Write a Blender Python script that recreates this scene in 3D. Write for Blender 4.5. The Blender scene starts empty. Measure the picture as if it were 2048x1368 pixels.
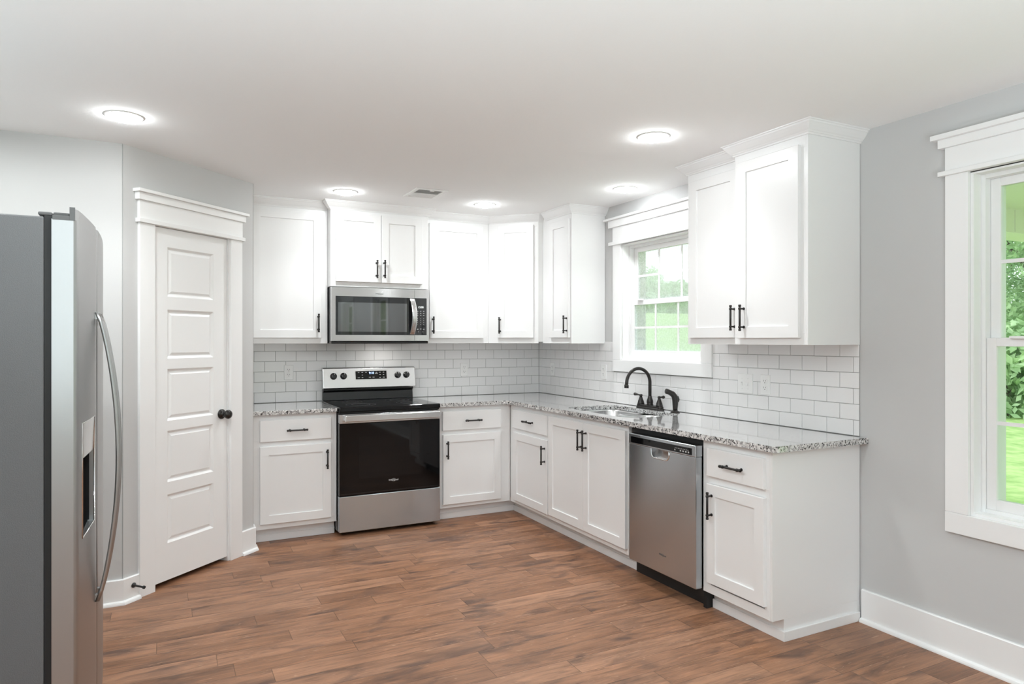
import bpy, bmesh, math, random
from mathutils import Vector, Matrix
from mathutils.geometry import tessellate_polygon

scene = bpy.context.scene
COL = scene.collection
random.seed(11)
PI = math.pi

# ------------------------------------------------------------------ camera, sky, exposure
cam_d = bpy.data.cameras.new('camera')
cam = bpy.data.objects.new('camera', cam_d)
COL.objects.link(cam)
cam.location = (-3.0935, -5.5475, 1.3929)
cam.rotation_euler = (PI / 2, 0, -0.4686)
cam_d.sensor_width = 36.0
cam_d.lens = 24.0
cam_d.shift_y = -0.00113
cam_d.clip_start = 0.05
cam_d.clip_end = 400
scene.camera = cam

scene.view_settings.view_transform = 'Standard'
scene.view_settings.look = 'None'
scene.view_settings.exposure = 0.66
scene.view_settings.gamma = 1.0
scene.view_settings.use_curve_mapping = False
scene.cycles.use_denoising = True
scene.cycles.max_bounces = 14
scene.cycles.diffuse_bounces = 8
scene.cycles.glossy_bounces = 6
scene.cycles.transparent_max_bounces = 16
scene.cycles.sample_clamp_indirect = 8.0
scene.cycles.caustics_reflective = False
scene.cycles.caustics_refractive = False

SKY = 1.4
BEAM = 35.0      # watts of the downward beam of each recessed lamp
CAN = 58.0      # radiance of each recessed lamp lens
FILL_UP = 160.0    # watts of the unseen upward fill lights added beside and behind the camera

world = bpy.data.worlds.new('overcast_sky')
scene.world = world
world.use_nodes = True
wn = world.node_tree.nodes
wl = world.node_tree.links
bg = wn['Background']
bg.inputs[0].default_value = (0.93, 0.97, 1.0, 1)
bg.inputs[1].default_value = SKY


def add_light(name, loc, kind, energy, size, rot=(0, 0, 0), size_y=None, color=(0.97, 0.99, 1.0)):
    d = bpy.data.lights.new(name, kind)
    d.energy = energy
    d.color = color
    if kind == 'AREA':
        d.shape = 'RECTANGLE' if size_y else 'DISK'
        d.size = size
        if size_y:
            d.size_y = size_y
    else:
        d.shadow_soft_size = size
    o = bpy.data.objects.new(name, d)
    o.location = loc
    o.rotation_euler = rot
    COL.objects.link(o)
    return o


# unseen fill lights added out of frame to brighten the room
H = 2.4376
for lx, ly, k in ((-3.6, -5.9, 0.85), (-1.9, -5.9, 0.25), (-3.0, -8.2, 1.3)):      # added upward fill that brightens the ceiling
    tl = add_light('fill_uplight', (lx, ly, 0.75), 'SPOT', FILL_UP * k, 0.12, (PI, 0, 0), color=(0.81, 0.94, 1.0))
    tl.data.spot_size = math.radians(165)
    tl.data.spot_blend = 0.5
for lx, ly in ((-2.85, -3.7), (-3.9, -3.2), (-3.95, -2.05)):      # added downward fill just below the ceiling, outside the view
    add_light('fill_downlight', (lx, ly, H - 0.03), 'AREA', 12.0 if ly < -3.5 else (8.0 if ly < -3 else 5.0), 0.14, color=(0.95, 1.0, 1.0))


# ------------------------------------------------------------------ materials
def new_mat(name):
    m = bpy.data.materials.new(name)
    m.use_nodes = True
    nt = m.node_tree
    return m, nt, nt.nodes['Principled BSDF']


def node(nt, kind, **kw):
    n = nt.nodes.new(kind)
    for k, v in kw.items():
        if k.startswith('i_'):
            n.inputs[k[2:]].default_value = v
        else:
            setattr(n, k, v)
    return n


def plain(name, col, rough=0.5, metal=0.0, spec=0.5, bump=None, coat=0.0):
    m, nt, b = new_mat(name)
    b.inputs['Base Color'].default_value = (*col, 1)
    b.inputs['Roughness'].default_value = rough
    b.inputs['Metallic'].default_value = metal
    b.inputs['Specular IOR Level'].default_value = spec
    b.inputs['Coat Weight'].default_value = coat
    if bump:
        sc, st, dist = bump
        tc = node(nt, 'ShaderNodeTexCoord')
        nz = node(nt, 'ShaderNodeTexNoise')
        nz.inputs['Scale'].default_value = sc
        nz.inputs['Detail'].default_value = 3
        bp = node(nt, 'ShaderNodeBump')
        bp.inputs['Strength'].default_value = st
        bp.inputs['Distance'].default_value = dist
        nt.links.new(tc.outputs['Object'], nz.inputs['Vector'])
        nt.links.new(nz.outputs['Fac'], bp.inputs['Height'])
        nt.links.new(bp.outputs['Normal'], b.inputs['Normal'])
    return m


def ramp(nt, stops):
    r = node(nt, 'ShaderNodeValToRGB')
    e = r.color_ramp.elements
    while len(e) < len(stops):
        e.new(0.5)
    for el, (p, c) in zip(e, stops):
        el.position = p
        el.color = (*c, 1) if len(c) == 3 else c
    return r


def mat_steel(name, base=(0.62, 0.62, 0.63), rough=0.27, along='x', streak=0.006, aniso=0.0):
    m, nt, b = new_mat(name)
    b.inputs['Metallic'].default_value = 1.0
    tc = node(nt, 'ShaderNodeTexCoord')
    mp = node(nt, 'ShaderNodeMapping')
    s = {'x': (4, 900, 900), 'y': (900, 4, 900), 'z': (900, 900, 4)}[along]
    mp.inputs['Scale'].default_value = s
    nz = node(nt, 'ShaderNodeTexNoise')
    nz.inputs['Scale'].default_value = 1.0
    nz.inputs['Detail'].default_value = 4
    nt.links.new(tc.outputs['Object'], mp.inputs['Vector'])
    nt.links.new(mp.outputs['Vector'], nz.inputs['Vector'])
    mr = node(nt, 'ShaderNodeMapRange')
    mr.inputs['To Min'].default_value = rough - streak
    mr.inputs['To Max'].default_value = rough + streak
    nt.links.new(nz.outputs['Fac'], mr.inputs['Value'])
    nt.links.new(mr.outputs['Result'], b.inputs['Roughness'])
    r = ramp(nt, [(0.3, tuple(c * 0.995 for c in base)), (0.7, tuple(min(1, c * 1.005) for c in base))])
    nt.links.new(nz.outputs['Fac'], r.inputs['Fac'])
    nt.links.new(r.outputs['Color'], b.inputs['Base Color'])
    if aniso:       # horizontal brushing draws reflections out vertically
        tg = node(nt, 'ShaderNodeTangent', direction_type='UV_MAP')
        nt.links.new(tg.outputs[0], b.inputs['Tangent'])
        b.inputs['Anisotropic'].default_value = aniso
        b.inputs['Anisotropic Rotation'].default_value = 0.25
    return m


def mat_granite():
    m, nt, b = new_mat('speckled_granite')
    tc = node(nt, 'ShaderNodeTexCoord')
    v1 = node(nt, 'ShaderNodeTexVoronoi')
    v1.inputs['Scale'].default_value = 165
    v1.inputs['Randomness'].default_value = 1.0
    v2 = node(nt, 'ShaderNodeTexVoronoi')
    v2.inputs['Scale'].default_value = 95
    n1 = node(nt, 'ShaderNodeTexNoise')
    n1.inputs['Scale'].default_value = 22
    n1.inputs['Detail'].default_value = 6
    for n in (v1, v2, n1):
        nt.links.new(tc.outputs['Object'], n.inputs['Vector'])
    s1 = node(nt, 'ShaderNodeSeparateColor')
    nt.links.new(v1.outputs['Color'], s1.inputs['Color'])
    s2 = node(nt, 'ShaderNodeSeparateColor')
    nt.links.new(v2.outputs['Color'], s2.inputs['Color'])
    base = ramp(nt, [(0.0, (0.62, 0.61, 0.60)), (0.35, (0.50, 0.48, 0.47)), (0.5, (0.72, 0.71, 0.70)), (0.75, (0.36, 0.35, 0.35)), (1.0, (0.78, 0.77, 0.76))])
    base.color_ramp.interpolation = 'CONSTANT'
    nt.links.new(s2.outputs['Red'], base.inputs['Fac'])
    dark = ramp(nt, [(0.0, (1, 1, 1)), (0.2, (0, 0, 0))])
    dark.color_ramp.interpolation = 'CONSTANT'
    ad = node(nt, 'ShaderNodeMath', operation='ADD')
    sb = node(nt, 'ShaderNodeMath', operation='MULTIPLY_ADD')
    sb.inputs[1].default_value = 0.55
    sb.inputs[2].default_value = -0.275
    nt.links.new(n1.outputs['Fac'], sb.inputs[0])
    nt.links.new(s1.outputs['Green'], ad.inputs[0])
    nt.links.new(sb.outputs[0], ad.inputs[1])
    nt.links.new(ad.outputs[0], dark.inputs['Fac'])
    mx = node(nt, 'ShaderNodeMix', data_type='RGBA')
    nt.links.new(dark.outputs['Color'], mx.inputs['Factor'])
    nt.links.new(base.outputs['Color'], mx.inputs['A'])
    mx.inputs['B'].default_value = (0.035, 0.034, 0.034, 1)
    nt.links.new(mx.outputs['Result'], b.inputs['Base Color'])
    b.inputs['Roughness'].default_value = 0.12
    b.inputs['Specular IOR Level'].default_value = 0.5
    b.inputs['Coat Weight'].default_value = 1.0
    b.inputs['Coat Roughness'].default_value = 0.05
    return m


def mat_planks():
    m, nt, b = new_mat('walnut_floor_planks')
    L = nt.links.new
    geo = node(nt, 'ShaderNodeNewGeometry')
    sx = node(nt, 'ShaderNodeSeparateXYZ')
    L(geo.outputs['Position'], sx.inputs[0])

    def mth(op, a, bb=None, c=None):
        n = node(nt, 'ShaderNodeMath', operation=op)
        for k, v in enumerate((a, bb, c)):
            if v is None:
                continue
            if isinstance(v, (int, float)):
                n.inputs[k].default_value = v
            else:
                L(v, n.inputs[k])
        return n.outputs[0]
    W = 0.125
    yr = mth('DIVIDE', sx.outputs['Y'], W)
    row = mth('FLOOR', yr)
    fy = mth('SUBTRACT', yr, row)
    wr = node(nt, 'ShaderNodeTexWhiteNoise', noise_dimensions='1D')
    L(row, wr.inputs['W'])
    off = mth('MULTIPLY', wr.outputs['Value'], 7.3)
    # two plank lengths in turn so that butt joints fall irregularly
    xo = mth('ADD', sx.outputs['X'], off)
    xl = mth('DIVIDE', xo, 1.55)
    xi = mth('FLOOR', xl)
    fx = mth('SUBTRACT', xl, xi)
    w2 = node(nt, 'ShaderNodeTexWhiteNoise', noise_dimensions='2D')
    cv = node(nt, 'ShaderNodeCombineXYZ')
    L(row, cv.inputs[0]); L(xi, cv.inputs[1])
    L(cv.outputs[0], w2.inputs['Vector'])
    cut = mth('MULTIPLY_ADD', w2.outputs['Value'], 0.5, 0.25)
    second = mth('GREATER_THAN', fx, cut)
    pid = mth('MULTIPLY_ADD', second, 0.5, xi)
    cv2 = node(nt, 'ShaderNodeCombineXYZ')
    L(row, cv2.inputs[0]); L(pid, cv2.inputs[1])
    w3 = node(nt, 'ShaderNodeTexWhiteNoise', noise_dimensions='2D')
    L(cv2.outputs[0], w3.inputs['Vector'])
    tone = ramp(nt, [(0.0, (0.235, 0.112, 0.060)), (0.3, (0.275, 0.134, 0.073)), (0.65, (0.305, 0.152, 0.086)), (1.0, (0.345, 0.180, 0.106))])
    L(w3.outputs['Value'], tone.inputs['Fac'])
    # grain, stretched along the plank, shifted per plank
    gv = node(nt, 'ShaderNodeCombineXYZ')
    sh = mth('MULTIPLY', w3.outputs['Value'], 37.0)
    L(mth('MULTIPLY_ADD', sx.outputs['X'], 2.2, sh), gv.inputs[0])
    L(mth('MULTIPLY', sx.outputs['Y'], 26.0), gv.inputs[1])
    L(sh, gv.inputs[2])
    g1 = node(nt, 'ShaderNodeTexNoise')
    g1.inputs['Scale'].default_value = 1.6
    g1.inputs['Detail'].default_value = 8
    g1.inputs['Roughness'].default_value = 0.68
    g1.inputs['Distortion'].default_value = 1.1
    L(gv.outputs[0], g1.inputs['Vector'])
    gr = ramp(nt, [(0.28, (0.52, 0.50, 0.48)), (0.5, (1, 1, 1)), (0.74, (1.42, 1.38, 1.32))])
    L(g1.outputs['Fac'], gr.inputs['Fac'])
    mul = node(nt, 'ShaderNodeMix', data_type='RGBA', blend_type='MULTIPLY')
    mul.inputs['Factor'].default_value = 1.0
    L(tone.outputs['Color'], mul.inputs['A']); L(gr.outputs['Color'], mul.inputs['B'])
    # dark knots and cloudy stain
    kv = node(nt, 'ShaderNodeCombineXYZ')
    L(mth('MULTIPLY_ADD', sx.outputs['X'], 3.2, sh), kv.inputs[0])
    L(mth('MULTIPLY', sx.outputs['Y'], 9.0), kv.inputs[1])
    L(sh, kv.inputs[2])
    k1 = node(nt, 'ShaderNodeTexNoise')
    k1.inputs['Scale'].default_value = 1.0
    k1.inputs['Detail'].default_value = 5
    k1.inputs['Distortion'].default_value = 0.6
    L(kv.outputs[0], k1.inputs['Vector'])
    kr = ramp(nt, [(0.545, (0, 0, 0)), (0.70, (0.85, 0.85, 0.85))])
    L(k1.outputs['Fac'], kr.inputs['Fac'])
    mk = node(nt, 'ShaderNodeMix', data_type='RGBA')
    L(kr.outputs['Color'], mk.inputs['Factor'])
    L(mul.outputs['Result'], mk.inputs['A'])
    mk.inputs['B'].default_value = (0.095, 0.052, 0.038, 1)
    # broad cloudy stain across and along each plank
    cvv = node(nt, 'ShaderNodeCombineXYZ')
    L(mth('MULTIPLY_ADD', sx.outputs['X'], 1.7, sh), cvv.inputs[0])
    L(mth('MULTIPLY', sx.outputs['Y'], 5.0), cvv.inputs[1])
    L(mth('MULTIPLY', sh, 3.1), cvv.inputs[2])
    c1 = node(nt, 'ShaderNodeTexNoise')
    c1.inputs['Scale'].default_value = 1.7
    c1.inputs['Detail'].default_value = 3
    L(cvv.outputs[0], c1.inputs['Vector'])
    cr = ramp(nt, [(0.3, (0.72, 0.70, 0.69)), (0.52, (1, 1, 1)), (0.75, (1.12, 1.12, 1.12))])
    L(c1.outputs['Fac'], cr.inputs['Fac'])
    mc = node(nt, 'ShaderNodeMix', data_type='RGBA', blend_type='MULTIPLY')
    mc.inputs['Factor'].default_value = 1.0
    L(mk.outputs['Result'], mc.inputs['A']); L(cr.outputs['Color'], mc.inputs['B'])
    mk = mc
    # thin pale scrapes
    lv = node(nt, 'ShaderNodeCombineXYZ')
    L(mth('MULTIPLY_ADD', sx.outputs['X'], 9, sh), lv.inputs[0])
    L(mth('MULTIPLY', sx.outputs['Y'], 60.0), lv.inputs[1])
    l1 = node(nt, 'ShaderNodeTexNoise')
    l1.inputs['Scale'].default_value = 1.0
    l1.inputs['Detail'].default_value = 4
    l1.inputs['Distortion'].default_value = 2.0
    L(lv.outputs[0], l1.inputs['Vector'])
    lr = ramp(nt, [(0.64, (0, 0, 0)), (0.72, (0.5, 0.5, 0.5))])
    L(l1.outputs['Fac'], lr.inputs['Fac'])
    ml = node(nt, 'ShaderNodeMix', data_type='RGBA')
    L(lr.outputs['Color'], ml.inputs['Factor'])
    L(mk.outputs['Result'], ml.inputs['A'])
    ml.inputs['B'].default_value = (0.55, 0.34, 0.22, 1)
    # seams
    ey = mth('MINIMUM', fy, mth('SUBTRACT', 1.0, fy))
    ey = mth('MULTIPLY', ey, W)
    ex1 = mth('ABSOLUTE', mth('SUBTRACT', fx, cut))
    ex2 = mth('MINIMUM', fx, mth('SUBTRACT', 1.0, fx))
    ex = mth('MULTIPLY', mth('MINIMUM', ex1, ex2), 1.55)
    ed = mth('MINIMUM', ey, ex)
    seam = node(nt, 'ShaderNodeMapRange')
    seam.inputs['From Min'].default_value = 0.0005
    seam.inputs['From Max'].default_value = 0.0022
    seam.inputs['To Min'].default_value = 0.55
    seam.inputs['To Max'].default_value = 1.0
    L(ed, seam.inputs['Value'])
    ms = node(nt, 'ShaderNodeMix', data_type='RGBA', blend_type='MULTIPLY')
    ms.inputs['Factor'].default_value = 1.0
    L(ml.outputs['Result'], ms.inputs['A'])
    cc = node(nt, 'ShaderNodeCombineColor')
    for k in range(3):
        L(seam.outputs['Result'], cc.inputs[k])
    L(cc.outputs['Color'], ms.inputs['B'])
    L(ms.outputs['Result'], b.inputs['Base Color'])
    rr = node(nt, 'ShaderNodeMapRange')
    rr.inputs['To Min'].default_value = 0.30
    rr.inputs['To Max'].default_value = 0.52
    L(g1.outputs['Fac'], rr.inputs['Value'])
    L(rr.outputs['Result'], b.inputs['Roughness'])
    b.inputs['Specular IOR Level'].default_value = 0.4
    bp = node(nt, 'ShaderNodeBump')
    bp.inputs['Strength'].default_value = 0.35
    bp.inputs['Distance'].default_value = 0.004
    hh = mth('ADD', mth('MULTIPLY', g1.outputs['Fac'], 0.5), seam.outputs['Result'])
    hh = mth('ADD', hh, mth('MULTIPLY', k1.outputs['Fac'], 0.7))
    L(hh, bp.inputs['Height'])
    L(bp.outputs['Normal'], b.inputs['Normal'])
    return m


def mat_glass(name, tint=(0.95, 0.99, 0.97), haze=0.0):
    m, nt, b = new_mat(name)
    nt.nodes.remove(b)
    out = nt.nodes['Material Output']
    tr = node(nt, 'ShaderNodeBsdfTransparent')
    tr.inputs['Color'].default_value = (*tint, 1)
    gl = node(nt, 'ShaderNodeBsdfGlossy')
    gl.inputs['Roughness'].default_value = 0.0
    lw = node(nt, 'ShaderNodeLayerWeight')
    lw.inputs['Blend'].default_value = 0.5
    pw = node(nt, 'ShaderNodeMath', operation='POWER')
    pw.inputs[1].default_value = 5.0
    nt.links.new(lw.outputs['Facing'], pw.inputs[0])
    fr = node(nt, 'ShaderNodeMath', operation='MULTIPLY_ADD')
    fr.inputs[1].default_value = 0.6
    fr.inputs[2].default_value = 0.03
    nt.links.new(pw.outputs[0], fr.inputs[0])
    mx = node(nt, 'ShaderNodeMixShader')
    nt.links.new(fr.outputs[0], mx.inputs[0])
    nt.links.new(tr.outputs[0], mx.inputs[1])
    nt.links.new(gl.outputs[0], mx.inputs[2])
    last = mx
    if haze:  # whitish mottled haze mixed into the pane, paling the view behind
        tl = node(nt, 'ShaderNodeBsdfTranslucent')
        tl.inputs['Color'].default_value = (0.95, 0.91, 1.0, 1)
        tc = node(nt, 'ShaderNodeTexCoord')
        nz = node(nt, 'ShaderNodeTexNoise')
        nz.inputs['Scale'].default_value = 90
        nz.inputs['Detail'].default_value = 2
        nt.links.new(tc.outputs['Object'], nz.inputs['Vector'])
        mr = node(nt, 'ShaderNodeMapRange')
        mr.inputs['From Min'].default_value = 0.3
        mr.inputs['From Max'].default_value = 0.7
        mr.inputs['To Min'].default_value = haze * 0.75
        mr.inputs['To Max'].default_value = haze * 1.25
        nt.links.new(nz.outputs['Fac'], mr.inputs['Value'])
        m2 = node(nt, 'ShaderNodeMixShader')
        nt.links.new(mr.outputs['Result'], m2.inputs[0])
        nt.links.new(mx.outputs[0], m2.inputs[1])
        nt.links.new(tl.outputs[0], m2.inputs[2])
        last = m2
    nt.links.new(last.outputs[0], out.inputs['Surface'])
    return m


def mat_emit(name, col, strength):
    m, nt, b = new_mat(name)
    b.inputs['Base Color'].default_value = (*[c * 0.8 for c in col], 1)
    b.inputs['Emission Color'].default_value = (*col, 1)
    b.inputs['Emission Strength'].default_value = strength
    return m


def mat_noise(name, c1, c2, scale, rough=0.8, detail=6, lo=0.35, hi=0.65, bump=0.0, scale3=None):
    m, nt, b = new_mat(name)
    tc = node(nt, 'ShaderNodeTexCoord')
    nz = node(nt, 'ShaderNodeTexNoise')
    nz.inputs['Scale'].default_value = scale
    nz.inputs['Detail'].default_value = detail
    src = tc.outputs['Object']
    if scale3:
        mp = node(nt, 'ShaderNodeMapping')
        mp.inputs['Scale'].default_value = scale3
        nt.links.new(src, mp.inputs['Vector'])
        src = mp.outputs['Vector']
    nt.links.new(src, nz.inputs['Vector'])
    r = ramp(nt, [(lo, c1), (hi, c2)])
    nt.links.new(nz.outputs['Fac'], r.inputs['Fac'])
    nt.links.new(r.outputs['Color'], b.inputs['Base Color'])
    b.inputs['Roughness'].default_value = rough
    if bump:
        bp = node(nt, 'ShaderNodeBump')
        bp.inputs['Strength'].default_value = bump
        bp.inputs['Distance'].default_value = 0.02
        nt.links.new(nz.outputs['Fac'], bp.inputs['Height'])
        nt.links.new(bp.outputs['Normal'], b.inputs['Normal'])
    return m


def mat_leaf(name, c1, c2):
    m = mat_noise(name, c1, c2, 1.3, rough=0.6)
    nt = m.node_tree
    b = nt.nodes['Principled BSDF']
    tl = node(nt, 'ShaderNodeBsdfTranslucent')
    r = [n for n in nt.nodes if n.type == 'VALTORGB'][0]
    nt.links.new(r.outputs['Color'], tl.inputs['Color'])
    mx = node(nt, 'ShaderNodeMixShader')
    mx.inputs[0].default_value = 0.35
    nt.links.new(b.outputs[0], mx.inputs[1])
    nt.links.new(tl.outputs[0], mx.inputs[2])
    nt.links.new(mx.outputs[0], nt.nodes['Material Output'].inputs['Surface'])
    return m


def mat_brick():
    m, nt, b = new_mat('pale_brick')
    tc = node(nt, 'ShaderNodeTexCoord')
    br = node(nt, 'ShaderNodeTexBrick')
    mp = node(nt, 'ShaderNodeMapping')
    mp.inputs['Rotation'].default_value = (PI / 2, 0, 0)
    nt.links.new(tc.outputs['Object'], mp.inputs['Vector'])
    nt.links.new(mp.outputs['Vector'], br.inputs['Vector'])
    br.inputs['Scale'].default_value = 1.0
    br.inputs['Brick Width'].default_value = 0.2
    br.inputs['Row Height'].default_value = 0.067
    br.inputs['Mortar Size'].default_value = 0.008
    br.inputs['Color1'].default_value = (0.62, 0.58, 0.55, 1)
    br.inputs['Color2'].default_value = (0.45, 0.41, 0.39, 1)
    br.inputs['Mortar'].default_value = (0.25, 0.25, 0.25, 1)
    nt.links.new(br.outputs['Color'], b.inputs['Base Color'])
    b.inputs['Roughness'].default_value = 0.9
    return m


M = {}
M['cab'] = plain('white_cabinet_paint', (0.835, 0.835, 0.835), 0.32, bump=(60, 0.03, 0.002))
M['trim'] = plain('white_trim_paint', (0.87, 0.87, 0.87), 0.35)
M['wall'] = plain('light_grey_wall_paint', (0.58, 0.58, 0.578), 0.85, spec=0.3, bump=(160, 0.06, 0.002))
M['ceil'] = plain('white_ceiling_paint', (0.91, 0.91, 0.91), 0.95, spec=0.2, bump=(55, 0.12, 0.004))
M['floor'] = mat_planks()
M['granite'] = mat_granite()
M['tile'] = plain('glossy_white_tile', (0.83, 0.825, 0.825), 0.13)
M['grout'] = plain('grey_grout', (0.36, 0.355, 0.35), 0.9)
M['steel'] = mat_steel('brushed_steel_level', base=(0.66, 0.655, 0.66), rough=0.22, along='x', aniso=0.9)
M['steel_low'] = mat_steel('brushed_steel_drawer', base=(0.55, 0.595, 0.625), rough=0.22, along='x', aniso=0.9)
M['steel_y'] = mat_steel('brushed_steel_panel', base=(0.54, 0.58, 0.61), along='y', rough=0.22, aniso=0.9)
M['steel_z'] = mat_steel('brushed_steel_upright', base=(0.43, 0.43, 0.43), along='z', rough=0.36)
M['handle_steel'] = mat_steel('satin_steel_bar', base=(0.72, 0.72, 0.72), along='x', rough=0.2, streak=0.03)
M['sink_steel'] = mat_steel('sink_steel', base=(0.66, 0.66, 0.66), along='x', rough=0.25)
M['bronze'] = plain('dark_bronze_metal', (0.035, 0.032, 0.031), 0.38, metal=0.55, spec=0.5)
M['faucet'] = plain('oil_rubbed_bronze', (0.04, 0.037, 0.035), 0.24, metal=0.6)
M['blackglass'] = plain('black_glass', (0.004, 0.004, 0.0045), 0.04, spec=0.35)
M['mwglass'] = plain('microwave_door_glass', (0.010, 0.010, 0.011), 0.03)
M['mwscreen'] = plain('perforated_screen_glass', (0.030, 0.030, 0.031), 0.03)
for k_, ior in (('mwglass', 1.6), ('mwscreen', 2.3)):
    M[k_].node_tree.nodes['Principled BSDF'].inputs['IOR'].default_value = ior
M['black'] = plain('black_enamel', (0.012, 0.012, 0.013), 0.22)
M['blackmatte'] = plain('black_plastic', (0.012, 0.012, 0.012), 0.55)
M['dkgrey'] = plain('dark_grey_plastic', (0.06, 0.06, 0.062), 0.4)
M['fridgeside'] = plain('textured_grey_steel_side', (0.118, 0.12, 0.123), 0.42, bump=(420, 0.5, 0.002))
M['hingegrey'] = plain('grey_hinge_plastic', (0.09, 0.09, 0.09), 0.5)
M['white'] = plain('white_plastic', (0.83, 0.83, 0.82), 0.3)
M['slot'] = plain('dark_slot', (0.03, 0.03, 0.03), 0.6)
M['chrome'] = plain('chrome', (0.75, 0.75, 0.75), 0.12, metal=1.0)
M['nickel'] = plain('satin_nickel', (0.45, 0.44, 0.43), 0.35, metal=1.0)
M['logo_dark'] = plain('grey_lettering', (0.12, 0.12, 0.12), 0.4)
M['logo_light'] = plain('pale_lettering', (0.8, 0.8, 0.8), 0.4)
M['marks'] = plain('pale_grey_print', (0.5, 0.5, 0.5), 0.5)
M['blue'] = mat_emit('blue_clock_digits', (0.35, 0.55, 1.0), 2.5)
M['lcd'] = mat_emit('pale_clock_digits', (0.8, 0.85, 0.85), 0.7)
M['lens'] = mat_emit('lit_lamp_lens', (0.95, 0.99, 1.0), CAN)
M['hoodlight'] = mat_emit('lit_hood_lens', (1.0, 0.97, 0.93), 30.0)
M['glass'] = mat_glass('window_glass')
M['hazyglass'] = mat_glass('hazed_window_glass', (0.95, 0.98, 1.0), haze=0.42)
M['hazyglass2'] = mat_glass('lightly_hazed_window_glass', (0.93, 0.98, 1.0), haze=0.38)
M['vinyl'] = plain('white_window_vinyl', (0.85, 0.85, 0.85), 0.4)
M['ventdark'] = plain('shaded_duct', (0.48, 0.48, 0.48), 0.8)
M['lawn'] = mat_noise('lawn_grass', (0.22, 0.38, 0.10), (0.46, 0.62, 0.24), 5.0, rough=0.9, detail=12, lo=0.3, hi=0.7, bump=0.6)
M['leaf'] = mat_leaf('green_leaves', (0.24, 0.40, 0.22), (0.56, 0.74, 0.46))
M['leaf2'] = mat_leaf('yellow_green_leaves', (0.28, 0.46, 0.22), (0.64, 0.80, 0.50))
M['bark'] = mat_noise('tree_bark', (0.06, 0.045, 0.035), (0.16, 0.13, 0.10), 6, rough=0.95)
M['brick'] = mat_brick()
M['porch'] = plain('porch_white_paint', (0.86, 0.81, 0.85), 0.7)


# ------------------------------------------------------------------ mesh building
def ident(p):
    return p


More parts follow.
